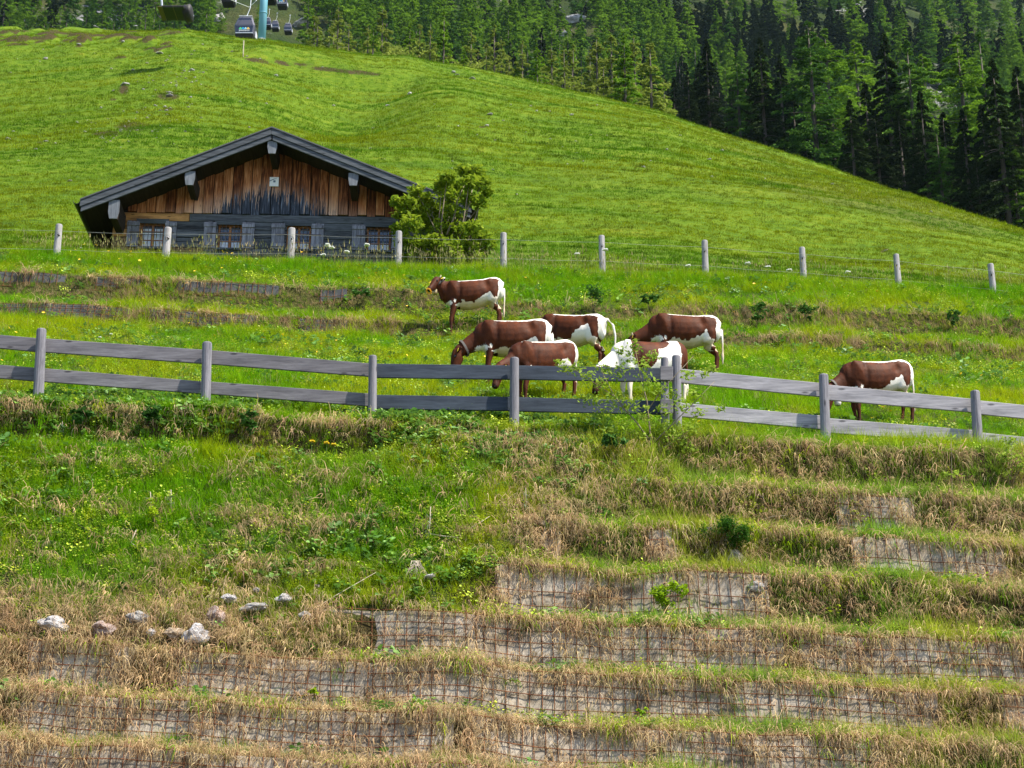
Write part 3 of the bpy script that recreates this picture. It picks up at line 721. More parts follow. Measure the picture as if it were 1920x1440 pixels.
for p0, p1 in SHUT:
    xa, xb = fac(p0, 445)[0], fac(p1, 445)[0]; z0, z1 = zrow(468.5), zrow(420.5)
    s_ = MB().box(xa, xb, -.062, -.058, z0 + .01, z1 - .01).build('shutter', M_soff, hut)
    n = 3; w = (xb - xa) / n
    for k in range(n): MB().box(xa + w * k + .004, xa + w * (k + 1) - .004, -.088 - rnd.uniform(0, .006), -.0625, z0 + rnd.uniform(-.01, .01), z1 + rnd.uniform(-.01, .01)).build('slat', M_shut, s_)
    for za in (z0 + .06, z1 - .15): MB().box(xa - .005, xb + .005, -.118, -.0965, za, za + .09).build('batten', M_shut, s_)
xa, zb_ = fac(505, 349, .1); xb, za_ = fac(523, 332, .1)
MB().box(xa, xb, -.10, -.075, zb_, za_).build('wall_plaque', M_white, hut, bevel=.004)
pq = hut.children[-1]
xs, zs = fac(514.5, 340, .105)
MB().box(xs - .03, xs + .03, -.106, -.1005, zs - .03, zs + .03).build('square_mark', M_mark, pq)
x0, z0 = fac(505.2, 339.6, .105); x1, z1 = fac(519, 334.6, .105)
MB().tube([(x0, -.107, z0), (x0 + (x1 - x0) * .6, -.107, z0 + (z1 - z0) * .72), (x1, -.107, z1)], [.012, .009, .003], 5).build('slanting_line_mark', M_mark, pq)
for xe, ze, sg in ((Lx, Lz, -1), (Rx_, Rz_, 1)):
    g_ = MB(); prof = [(xe + sg * .09 + .10 * math.cos(t), ze - .06 + .10 * math.sin(t)) for t in np.linspace(math.pi, 2 * math.pi, 8)]
    prof2 = [(xe + sg * .09 + .088 * math.cos(t), ze - .06 + .088 * math.sin(t)) for t in np.linspace(2 * math.pi, math.pi, 8)]
    loop = prof + prof2; n = len(loop); ys = (-1.16, BK)
    g_.add([(x, yy, z) for yy in ys for x, z in loop], [(k, (k + 1) % n, n + (k + 1) % n, n + k) for k in range(n)] + [tuple(range(n))[::-1], tuple(range(n, 2 * n))])
    g_.build('gutter', M_gut, hut)

# ------------------------------------------------------------------ the two fences
M_rail = wood('grey_rail', (.075, .070, .080), (.20, .19, .205), 'x', True, var=.18)
M_railp = wood('pale_rail', (.16, .155, .17), (.43, .41, .435), 'x', True, var=.12)
M_raild = wood('blue_grey_rail', (.020, .026, .037), (.060, .075, .10), 'x', True, var=.15)
M_post = wood('grey_post', (.085, .085, .10), (.235, .225, .25), 'z', True, fine=1.3, var=.2)
M_postp = wood('pale_post', (.17, .16, .16), (.40, .385, .385), 'z', True, fine=1.3, var=.15)
DF = 24.93
fence = empty('plank_fence', (0, DF, gzf(0, DF))); FO = fence.location.copy()
tag(fence, 'two rail plank fence with round posts running across the slope below the cattle', 'fence')
def post(parent, org, p_top, p_bot, rad, mat, name='post', n=14):
    a, b = Vector(p_bot) - org, Vector(p_top) - org; d = (b - a).normalized()
    mb = MB(); k = rnd.uniform(.92, 1.0)
    mb.tube([a, a.lerp(b, .5), b - d * rad * .35, b - d * rad * .08, b], [rad * 1.05, rad, rad * k, rad * k * .9, rad * k * .72], n)
    return mb.build(name, mat, parent, smooth=False)
for xt, yt, xb, yb, w in ((-236, 593, -242, 716, 19), (78, 617, 74, 738, 19), (388.5, 642, 387, 756, 18), (699, 667, 699, 772, 16), (964.5, 671, 964, 804, 18), (1246, 671, 1246, 770, 15), (1268, 667, 1269, 778, 17), (1544, 702, 1547, 822, 18), (1828, 733, 1833, 842, 18), (2105, 765, 2110, 872, 18)):
    bt = at(xb, yb, DF); bt.z -= .35
    post(fence, FO, at(xt, yt, DF), bt, w / 2 / 120, M_post)
def rail(p, mat, lab=None, d=.13, th=.042):
    a0, a1, b0, b1, x0, x1 = p                                    # left top, left bottom, right top, right bottom
    q = [at(x0, a1, DF + d), at(x1, b1, DF + d), at(x1, b1, DF + d), at(x0, a1, DF + d), at(x0, a0, DF + d), at(x1, b0, DF + d), at(x1, b0, DF + d), at(x0, a0, DF + d)]
    q = [v - FO + Vector((0, th if i in (2, 3, 6, 7) else 0, 0)) for i, v in enumerate(q)]
    c = sum(q, Vector()) / 8
    o = MB().hexa([v - c for v in q]).build('rail', mat, fence, bevel=.006); o.location = c
    if lab: o['label'] = lab
for p in ((606, 630, 634.5, 660, -238, 77), (634, 659.5, 656, 682, 79, 388), (656, 682, 681.5, 706, 390, 698), (664, 690, 690, 715, -238, 76), (690, 715, 715.5, 738.5, 78, 387), (715, 738, 738, 762, 389, 698)): rail(p, M_rail)
rail((681.5, 707.5, 685, 711, 700, 963.5), M_raild, 'dark blue grey upper rail'); rail((685, 711, 690, 716, 965.5, 1245), M_raild, 'dark blue grey upper rail')
rail((740, 766, 744, 770, 700, 963.5), M_raild, 'dark blue grey lower rail'); rail((744.5, 770.5, 751.5, 777, 965.5, 1245), M_raild, 'dark blue grey lower rail')
for p in ((690.5, 716.5, 718.5, 744, 1268, 1544), (720.5, 749, 748, 773, 1546, 1827), (750, 775.5, 778, 803, 1829, 2106), (754.5, 780, 779.5, 805, 1269, 1545), (783.5, 811, 806.5, 831, 1548, 1829), (810, 835, 838, 863, 1832, 2110)): rail(p, M_railp)
for y0, y1 in ((686, 712), (748, 774)): rail((y0, y1, y0 + 1, y1 + 1, 1238, 1262), M_rail, 'short block between the twin posts', d=-.115, th=.05)

wfence = empty('wire_fence', (0, 37.7, gzf(0, 37.7))); WO = wfence.location.copy()
tag(wfence, 'wire fence on round pale posts along the crest in front of the hut', 'fence')
tops = []
for px, yt, yb, w in ((-100, 414, 484, 13), (111, 421, 487, 13), (315.5, 427, 487, 14), (547.5, 428, 487, 13.5), (748, 434, 486, 13), (944, 437, 497, 12.5), (1128, 442, 486, 12), (1321, 451, 512, 12), (1503.5, 464, 518, 12), (1680, 477, 537, 11.5), (1857, 495, 557, 11.5), (2040, 516, 580, 11)):
    D = min(max(hit(px, yb, 33).y, 37.3), 38.2)
    top = at(px, yt, D); b = Vector((top.x + rnd.uniform(-.02, .02), D, gzf(top.x, D) - .3))
    post(wfence, WO, top, b, w / 2 / 77, M_postp); tops.append((px, yt, D, w))
    c = at(px, yt + 23, D) - WO; c.y -= w / 2 / 77
    MB().tube([c + Vector((rnd.uniform(-.02, .03), .02, 0)), c + Vector((0, -.045, 0))], .018, 6).build('insulator', plain('insulator', (.02, .02, .02)) if 'insulator' not in bpy.data.materials else bpy.data.materials['insulator'], wfence)
M_wire = plain('fence_wire', (.34, .35, .34), .5, .3)
for dy in (15, 50):
    pts = []
    for (px, yt, D, w), nx in zip(tops, tops[1:] + [None]):
        q = at(px, yt + dy, D) - WO; q.y -= w / 2 / 77 + .01; pts.append(q)
        if nx:
            q2 = at(nx[0], nx[1] + dy, nx[2]) - WO; q2.y -= .09; pts.append((q + q2) / 2 - Vector((0, 0, .02)))
    MB().tube(pts, .0032, 4).build('wire', M_wire, wfence)

# ------------------------------------------------------------------ the cattle
def coat_material():
    m, nt = newmat('cow_coat')
    w = nd(nt, 'Attribute', attribute_name='white').outputs['Fac']; dk = nd(nt, 'Attribute', attribute_name='dark').outputs['Fac']; ck = nd(nt, 'Attribute', attribute_name='cream').outputs['Fac']
    n = noi(nt, coords(nt, 'Object', (14, 14, 8)), 2.5, 4, .7)
    f = nd(nt, 'MapRange', {0: mth(nt, 'MULTIPLY_ADD', mth(nt, 'SUBTRACT', n, .5), 1.25, w), 1: .42, 2: .58}).outputs[0]
    big = noi(nt, coords(nt, 'Object', (3, 3, 2)), 1.6, 3)
    br = mixc(nt, mth(nt, 'MULTIPLY_ADD', mth(nt, 'SUBTRACT', big, .5), 1.6, mth(nt, 'MULTIPLY_ADD', n, .35, .30)), (.013, .0028, .0008), (.125, .030, .0068))
    br = mixc(nt, dk, br, (.022, .008, .005))
    wh = mixc(nt, n, (.62, .57, .50), (.82, .79, .74)); wh = mixc(nt, ck, wh, (.52, .40, .26))
    finish(nt, mixc(nt, f, br, wh), .62, bump=n, bstr=.35, bdist=.012, spec=.12); return m
M_coat = coat_material()
M_horn = plain('horn', (.45, .38, .28), .45); M_eye = plain('cow_eye', (.008, .006, .005), .1, spec=.7)
M_tagy = plain('ear_tag', (.75, .52, .02), .5); M_strap = plain('collar_strap', (.085, .075, .07), .7); M_buck = plain('buckle', (.6, .58, .5), .35, .8)
M_bell = plain('brass_bell', (.46, .36, .20), .38, .6); M_ring = plain('yellow_plastic', (.80, .36, .01), .4); M_bellw = plain('pale_bell', (.72, .66, .60), .4, .2)
def ring_pts(c, d, up, ru, rs, n=16, sq=2.4):
    d = d.normalized(); s = d.cross(up).normalized(); u = s.cross(d).normalized(); out = []
    for k in range(n):
        t = 2 * math.pi * k / n; cx, cy_ = math.cos(t), math.sin(t)
        e = 2.0 / sq; x = math.copysign(abs(cx) ** e, cx); y = math.copysign(abs(cy_) ** e, cy_)
        out.append(c + s * (x * rs) + u * (y * ru))
    return out
def loft(V, F, secs, n=16):
    """secs: (centre, half height, half width, squareness); the path direction is taken from the neighbours"""
    b = len(V); m = len(secs); cs = [Vector(s[0]) for s in secs]
    for i, s in enumerate(secs):
        d = cs[min(i + 1, m - 1)] - cs[max(i - 1, 0)]
        up = Vector((0, 0, 1)) if abs(d.normalized().z) < .9 else Vector((1, 0, 0))
        V += [tuple(p) for p in ring_pts(cs[i], d, up, s[1], s[2], n, s[3] if len(s) > 3 else 2.1)]
    for i in range(m - 1):
        for k in range(n):
            a = b + i * n + k; c = b + i * n + (k + 1) % n; F.append((a, c, c + n, a + n))
    for e, rev in ((0, False), (m - 1, True)):
        ids = [b + e * n + k for k in range(n)]; F.append(tuple(ids if rev else ids[::-1]))
def cow(label, px, py, yaw, size=1.0, pose='graze', coat='pinz', neck=(0, 0), seed=1, tail='down', acc=(), D=None, legs=(0, 0, 0, 0), headyaw=0.0):
    size *= .945; g = hit(px, py, 24.8) if D is None else at(px, py, D)
    org = Vector((g.x, g.y, gzf(g.x, g.y))); rz = math.pi + R(yaw)
    M = Matrix.Translation(org) @ Matrix.Rotation(rz, 4, 'Z') @ Matrix.Diagonal((size * .95, size, size * 1.05, 1)); Mi = M.inverted()
    def ground(x, y): w = M @ Vector((x, y, 0)); return (gzf(w.x, w.y) - org.z) / size
    tilt = (ground(.5, 0) - ground(-.55, 0)) / 1.05 * .85       # body follows the ground fore and aft
    tz = lambda x: tilt * x
    V, F = [], []
    body = [(-.745, .93, .10, .10), (-.72, .935, .20, .165), (-.64, .905, .275, .205), (-.50, .875, .295, .225), (-.32, .835, .305, .250), (-.10, .79, .338, .282), (.10, .775, .352, .285), (.28, .79, .342, .262), (.44, .82, .325, .225), (.56, .845, .285, .19), (.67, .86, .215, .15), (.73, .865, .13, .10)]
    body = [(x, z + .012, h * .945, w) for x, z, h, w in body]
    loft(V, F, [((x, 0, z + tz(x)), h, w, 2.15) for x, z, h, w in body], 20)
    # hip bones and tail head give the back its bony line
    loft(V, F, [((-.36, .0, 1.05 + tz(-.4)), .06, .17), ((-.46, 0, 1.07 + tz(-.46)), .078, .185), ((-.58, 0, 1.05 + tz(-.5)), .07, .15)], 12)
    for sg in (-1, 1):
        loft(V, F, [((-.62, sg * .09, 1.0 + tz(-.6)), .05, .05), ((-.735, sg * .085, .985 + tz(-.6)), .05, .045), ((-.765, sg * .08, .98 + tz(-.6)), .02, .02)], 8)       # pin bone
        loft(V, F, [((.30, sg * .16, .95 + tz(.4)), .16, .05), ((.42, sg * .165, .90 + tz(.4)), .24, .07), ((.53, sg * .14, .80 + tz(.4)), .16, .06)], 10)              # shoulder blade
    if pose == 'graze':
        a = R(headyaw); dx, dy = math.cos(a), math.sin(a)
        N0, N1, N2 = Vector((.45, 0, .875)), Vector((.78, .05 * dy, .70)), Vector((.72 + .30 * dx, .30 * dy, .50))
        gh = ground(N2.x + .18 * dx, N2.y + .2 * dy)
        muz = Vector((N2.x + .16 * dx, N2.y + .16 * dy, max(gh + .12, .06))); poll = N2 + Vector((.03 * dx, .03 * dy, .02 + tz(.9) * .5))
        if acc and 'high' in acc: poll.z += .10; muz.z += .12
    else:
        a = R(headyaw); dx, dy = math.cos(a), math.sin(a)
        N0, N1 = Vector((.50, 0, .92)), Vector((.72, .06 * dy, 1.02)); N2 = Vector((.78 + .08 * dx, .10 * dy, 1.08)); poll = N2
        muz = poll + Vector((.33 * dx, .33 * dy, -.31))
    N0.z += tz(.5); N1.z += tz(.8)
    loft(V, F, [(N0, .25, .17, 2.2), (N0.lerp(N1, .5) + Vector((0, 0, -.02)), .215, .125), (N1, .165, .10), (N1.lerp(poll, .6), .13, .088), (poll, .11, .085)], 14)
    if pose != 'graze': loft(V, F, [((.66, 0, .80 + tz(.6)), .16, .07), (N1 + Vector((0, 0, -.15)), .10, .05), (poll + Vector((-.02, 0, -.16)), .06, .04)], 10)   # dewlap
    hd = (muz - poll); hl = hd.length; hn = hd.normalized()
    side = hn.cross(Vector((0, 0, 1))).normalized(); topn = side.cross(hn).normalized()     # topn points out of the forehead
    hp = lambda t, u=0, s=0: poll + hn * (hl * t) + topn * u + side * s
    loft(V, F, [(hp(-.12, .0), .06, .055), (hp(.0, .01), .098, .088, 2.3), (hp(.22, .0), .105, .098, 2.4), (hp(.45, -.012), .092, .078, 2.3), (hp(.70, -.02), .072, .060, 2.2), (hp(.88, -.02), .070, .066, 2.3), (hp(1.0, -.015), .052, .056, 2.2)], 14)
    jaw = [(hp(.15, -.10), .05, .05), (hp(.45, -.085), .045, .05), (hp(.85, -.06), .035, .045)]; loft(V, F, jaw, 10)
    ears = []
    for sg in (-1, 1):
        e0 = hp(.02, .02, sg * .075); e1 = hp(-.02, .0, sg * .16); e2 = hp(-.0, -.03, sg * .245)
        loft(V, F, [(e0, .028, .026), (e0.lerp(e1, .7), .048, .020), (e1.lerp(e2, .5), .05, .018), (e2, .018, .012)], 10); ears.append(e1.lerp(e2, .3))
    # legs
    knees = []
    for i, (fx, sy) in enumerate(((.46, 1), (.46, -1), (-.56, 1), (-.56, -1))):
        st = legs[i]; y = .135 * sy; gx = ground((fx if fx > 0 else -.62) + st, y) - .02
        k = lambda z: z + gx * (1 - min(z / .75, 1)) + tz(fx) * min(z / .75, 1)
        if fx > 0:
            P = [((fx, y * .8, k(.84)), .15, .085), ((fx - .02, y * .95, k(.66)), .115, .080), ((fx - .03 + st * .25, y, k(.52)), .075, .062), ((fx + .0 + st * .55, y, k(.36)), .052, .048), ((fx + .005 + st * .62, y, k(.31)), .050, .046), ((fx - .005 + st * .8, y, k(.20)), .034, .033), ((fx - .01 + st * .92, y, k(.11)), .040, .038), ((fx + .01 + st, y, k(.05)), .042, .042), ((fx + .03 + st, y, k(-.01)), .052, .050)]
        else:
            P = [((-.52, y * .85, k(.92)), .22, .10), ((-.48, y * 1.02, k(.76)), .185, .095), ((-.50 + st * .2, y * 1.05, k(.62)), .125, .080), ((-.585 + st * .45, y, k(.50)), .075, .055), ((-.655 + st * .7, y, k(.42)), .056, .045), ((-.665 + st * .75, y, k(.37)), .048, .042), ((-.65 + st * .85, y, k(.22)), .036, .034), ((-.635 + st * .95, y, k(.11)), .041, .039), ((-.61 + st, y, k(.05)), .043, .042), ((-.585 + st, y, k(-.01)), .053, .050)]
        loft(V, F, P, 12); knees.append(gx)
    # tail
    z0 = 1.075 + tz(-.7)
    if tail == 'swing': T = [((-.70, 0, z0 - .01), .04, .04), ((-.80, -.03, z0 - .015), .035, .035), ((-.90, -.06, z0 - .12), .03, .03), ((-.94, -.08, z0 - .34), .026, .026), ((-.93, -.09, z0 - .55), .022, .022), ((-.91, -.09, z0 - .66), .028, .028), ((-.90, -.09, z0 - .80), .012, .012)]
    else: T = [((-.68, 0, z0 - .01), .045, .045), ((-.755, 0, z0 - .05), .036, .036), ((-.785, .01, z0 - .2), .028, .028), ((-.79, .015, z0 - .45), .023, .023), ((-.78, .02, z0 - .62), .020, .020), ((-.775, .02, z0 - .72), .034, .030), ((-.775, .02, z0 - .88), .010, .010)]
    loft(V, F, T, 10)
    me0 = bpy.data.meshes.new('tmp'); me0.from_pydata(V, [], F)
    bm = bmesh.new(); bm.from_mesh(me0); bmesh.ops.recalc_face_normals(bm, faces=bm.faces); bm.to_mesh(me0); bm.free()
    tmp = bpy.data.objects.new('tmp', me0); COL.objects.link(tmp)
    rm = tmp.modifiers.new('r', 'REMESH'); rm.mode = 'VOXEL'; rm.voxel_size = .0145; rm.use_smooth_shade = True
    sm = tmp.modifiers.new('s', 'SMOOTH'); sm.factor = .5; sm.iterations = 10
    dg = bpy.context.evaluated_depsgraph_get(); me = bpy.data.meshes.new_from_object(tmp.evaluated_get(dg)); me.name = 'cow'
    bpy.data.objects.remove(tmp); bpy.data.meshes.remove(me0)
    n = len(me.vertices); co = np.empty(n * 3, np.float32); me.vertices.foreach_get('co', co); co = co.reshape(-1, 3)
    x, y, z = co[:, 0], co[:, 1], co[:, 2]
    # gentle modelling: ribs, flank hollow, shoulder blade
    nr = np.empty(n * 3, np.float32); me.vertices.foreach_get('normal', nr); nr = nr.reshape(-1, 3)
    zl = z - tilt * x
    ribs = .0 * np.sin((x + (zl - .8) * .25) * 58 + vn(x * 6, zl * 3, 83) * 3) * np.exp(-((x - .02) / .28) ** 2 - ((zl - .86) / .17) ** 2)
    flank = .020 * np.exp(-((x + .40) / .06) ** 2 - ((zl - 1.04) / .06) ** 2) - .030 * np.exp(-((x + .34) / .09) ** 2 - ((zl - .93) / .10) ** 2) - .018 * np.exp(-((x - .30) / .05) ** 2 - ((zl - .80) / .2) ** 2) + .018 * np.exp(-((x - .42) / .09) ** 2 - ((zl - .88) / .16) ** 2) + .018 * np.exp(-((x + .52) / .10) ** 2 - ((zl - .78) / .14) ** 2)
    co += nr * (ribs + flank)[:, None] * (np.abs(y) > .08)[:, None]
    zs = np.interp(x, [b[0] for b in body], [b[1] for b in body]); hh = np.interp(x, [b[0] for b in body], [b[2] for b in body])
    h = (zl - zs) / hh                                             # -1 belly .. 1 back
    jag = (vn(x * 16 + seed * 5, z * 16 + y * 5, 80) * .24 + vn(x * 5 + seed, z * 5, 81) * .30)
    torso = (x < .62) & (x > -.80)
    white = np.zeros(n); cream = np.zeros(n)
    if coat == 'pinz':
        th = np.interp(x, [-.78, -.70, -.55, -.30, .10, .38, .52, .60], [.30, .40, .66, .80, .85, .86, .95, 1.3])
        white = np.maximum(white, sst(-.10, .10, h - th - jag * .30) * (x > -.72) * (zl > .75))
        white = np.maximum(white, sst(.045, -.005, (x + .655) + jag * .10 + np.clip(zl - .9, 0, .3) * .0) * (zl > .46))
        bl = np.interp(x, [-.60, -.52, -.43, -.30, -.05, .25, .40, .55], [-1.4, -.95, -.30, -.46, -.68, -.60, -.95, -1.5])
        if 'belly' in acc: bl = bl + .35 * sst(.1, -.3, x) * sst(-.6, -.4, x)
        white = np.maximum(white, sst(.12, -.10, h - bl + jag * .9) * (x < .42) * (x > -.62) * ((zl > .50) | (np.abs(x + .02) < .30)))
        white = np.maximum(white, np.exp(-((x + .585) / .10) ** 2 - ((zl - .585) / .055) ** 2) * 1.3 - jag * .4)        # band round the gaskin
        white = np.maximum(white, np.exp(-((x - .41) / .035) ** 2 - ((zl - .60) / .06) ** 2) * .9 - jag * .8)          # band above the knee
        white = np.maximum(white, np.exp(-((x - .58) / .13) ** 2 - ((zl - .57) / .07) ** 2) * 1.15 - jag * .9)   # brisket
        white = np.maximum(white, ((x < -.74) & (zl > .2)) * 1.0)
        cream = np.clip(sst(.70, .52, zl) * (x < .3) * .8 + jag, 0, 1)
    else:
        white[:] = 1.0
        pch = np.minimum(np.minimum(((x - .19) / .27) ** 2, 9) + ((zl - .95 + .06 * np.sin(x * 9)) / .36) ** 2, ((x + .02) / .33) ** 2 + ((zl - 1.08) / .15) ** 2)
        white = np.where(pch + jag * .8 < 1, 0, white)
        white = np.where((x < -.57 + jag * .15) & (zl > .55), 0, white)
        hdm = (co - np.array(poll)) @ np.array(hn); white = np.where((x > .90) & (hdm > -.02), .0, white)
        cream = np.clip(sst(.62, .40, zl) * .5, 0, 1)
    hdm = (co - np.array(poll)) @ np.array(hn); hdd = np.linalg.norm((co - np.array(poll)) - hdm[:, None] * np.array(hn), axis=1)
    head = (hdd < .17) & (hdm > -.05) & (x > .6)
    dark = np.where(head, .35 + .5 * sst(.85, 1.0, hdm / hl), 0); dark = np.maximum(dark, sst(.16, .04, zl - 0) * .6 * (zl < .2)); white = np.where(head & (coat == 'pinz'), 0, white)
    if coat == 'pinz': dark = np.maximum(dark, np.interp(x, [.35, .75], [0, .35]) * (zl < 1.3))
    me.vertices.foreach_set('co', co.ravel())
    for nm, a_ in (('white', white), ('dark', dark), ('cream', cream)):
        at_ = me.attributes.new(nm, 'FLOAT', 'POINT'); at_.data.foreach_set('value', np.ascontiguousarray(a_, np.float32))
    me.materials.clear(); me.materials.append(M_coat); me.update()
    o = obj('cow', me); o.matrix_world = M; tag(o, label, 'cow', 'pinto cattle on the pasture')
    def kid(name, mb, mat, smooth=True): return mb.build(name, mat, o, smooth)
    def ball(c, r, sx=1): 
        mb = MB(); c = Vector(c); secs = [c + Vector((0, 0, r * t)) for t in (-.98, -.7, -.25, .25, .7, .98)]
        return mb.tube(secs, [r * math.sqrt(max(0, 1 - t * t)) * sx + .001 for t in (-.98, -.7, -.25, .25, .7, .98)], 8)
    for sg in (-1, 1):
        kid('eye', ball(hp(.27, .035, sg * .086), .022), M_eye)
        h0_, h1_ = hp(-.08, .03, sg * .055), hp(-.2, .065, sg * .10)
        if 'horns' in acc: kid('horn', MB().tube([h0_, h0_.lerp(h1_, .5), h1_], [.022, .017, .005], 7), M_horn)
        kid('nostril', ball(hp(.985, .015, sg * .032), .014), M_eye)
    if 'tag' in acc:
        for e in ears: kid('ear_tag', MB().hexa([tuple(e + side * a_ * .03 + topn * b_ + hn * c_) for c_ in (.015, .075) for a_, b_ in ((-1, .034), (1, .034), (1, .040), (-1, .040))]), M_tagy, False)
    if 'collar' in acc:
        c = N1.lerp(poll, .55); d = (poll - N1).normalized(); pts = ring_pts(c, d, Vector((0, 0, 1)), .152, .108, 20, 2.1); mb = MB()
        b0 = []
        for rr, w_ in ((1.0, -.022), (1.0, .022), (1.07, .022), (1.07, -.022)): b0.append([c + (p - c) * rr + d * w_ for p in pts])
        vv = [tuple(p) for r_ in b0 for p in r_]; n_ = 20
        mb.add(vv, [((i % 4) * n_ + k, (i % 4) * n_ + (k + 1) % n_, ((i + 1) % 4) * n_ + (k + 1) % n_, ((i + 1) % 4) * n_ + k) for i in range(4) for k in range(n_)])
        cl = kid('collar', mb, M_strap, False)
        if 'bell' in acc or 'wbell' in acc:
            low = min(pts, key=lambda p: p.z); bc = low + Vector((0, 0, -.03)); mb = MB()
            mb.tube([bc + Vector((0, 0, t)) for t in (.01, -.01, -.05, -.10, -.135, -.14)], [.02, .05, .066, .068, .055, .05], 12)
            mb.build('bell', M_bell if 'bell' in acc else M_bellw, cl, True)
    if 'ring' in acc:
        c = hp(1.03, -.04); mb = MB(); pts = [c + side * (.055 * math.cos(t)) + topn * (.055 * math.sin(t)) for t in np.linspace(0, 2 * math.pi, 17)]
        mb.tube(pts, .014, 6, cap=False)
        for t in np.linspace(0, 2 * math.pi, 13)[:-1]:
            q = side * math.cos(t) + topn * math.sin(t); mb.tube([c + q * .058, c + q * .088], [.012, .004], 5)
        kid('nose_ring', mb, M_ring)
    return o
cow('brown and white young cow standing with raised head and a yellow spiked nose ring', 884, 618, 4, .99, 'stand', acc=('horns', 'tag', 'collar', 'bell', 'ring'), seed=1, headyaw=48, legs=(.05, -.03, .02, -.06))
cow('largest grazing cow with collar, head left of the small cow behind the rails', 960, 716, 3, 1.03, seed=2, acc=('tag', 'collar'), headyaw=10)
cow('cow seen from behind with a white tail swinging out and a cream flank', 1072, 690, -18, 1.0, seed=3, tail='swing', acc=('belly',), D=30.4)
cow('smaller brown cow with an arched white spine grazing right behind the dark fence rails', 1017, 757, 34, .98, seed=4, acc=('tag',), headyaw=12, legs=(.04, -.06, 0, .05))
cow('brown cow grazing above the mostly white cow, white stripe along its spine', 1285, 699, 3, 1.04, seed=5, acc=('tag', 'horns', 'high'), legs=(0, 0, .04, -.05))
cow('mostly white cow with brown patches behind the twin fence posts', 1218, 762, 22, 1.03, seed=6, coat='white', acc=('tag',), headyaw=15)
cow('brown cow with a broad white back grazing alone at the right with a pale bell', 1648, 794, 16, .95, seed=7, acc=('tag', 'collar', 'wbell'), headyaw=10, legs=(.03, -.05, .0, .04))

# ------------------------------------------------------------------ trees
def leaf_material(name, lo, hi, tm=.3, rough=.75):
    m, nt = newmat(name)
    inf = nd(nt, 'ObjectInfo').outputs['Random']; k = nd(nt, 'Attribute', attribute_name='shade').outputs['Fac']
    c = mixc(nt, mth(nt, 'MULTIPLY_ADD', k, .65, mth(nt, 'MULTIPLY', inf, .35)), lo, hi)
    finish(nt, c, rough, spec=.05, transl=c, tmix=tm); return m
M_spruce = leaf_material('spruce_needles', (.006, .014, .004), (.034, .058, .012), .15)
M_larch = leaf_material('larch_needles', (.045, .130, .008), (.24, .40, .025), .4)
M_larch2 = leaf_material('deep_larch_needles', (.022, .080, .010), (.115, .235, .024), .3)
M_pale = leaf_material('pale_spring_leaves', (.14, .20, .030), (.34, .40, .07), .4)
M_bark = wood('bark', (.030, .024, .020), (.12, .10, .085), 'z', False, var=.3)
def diamonds(C, A, B, L, W, sh):
    """leaf shaped quads: centre, axis along, axis across"""
    n = len(C); P = np.empty((n, 4, 3), np.float32)
    P[:, 0] = C - A * L[:, None] * .5; P[:, 1] = C + B * W[:, None] * .5 + A * L[:, None] * .05
    P[:, 2] = C + A * L[:, None] * .5; P[:, 3] = C - B * W[:, None] * .5 + A * L[:, None] * .05
    return P.reshape(-1, 3), np.arange(n * 4).reshape(n, 4), np.repeat(sh, 4)
def unit(a): return a / np.maximum(np.linalg.norm(a, axis=1, keepdims=True), 1e-6)
def leaf_mesh(name, C, A, B, L, W, sh, mat):
    v, f, s = diamonds(C, A, B, L, W, sh)
    me = np_mesh(name, v, f, mat)
    a = me.attributes.new('shade', 'FLOAT', 'POINT'); a.data.foreach_set('value', s.astype(np.float32)); return me
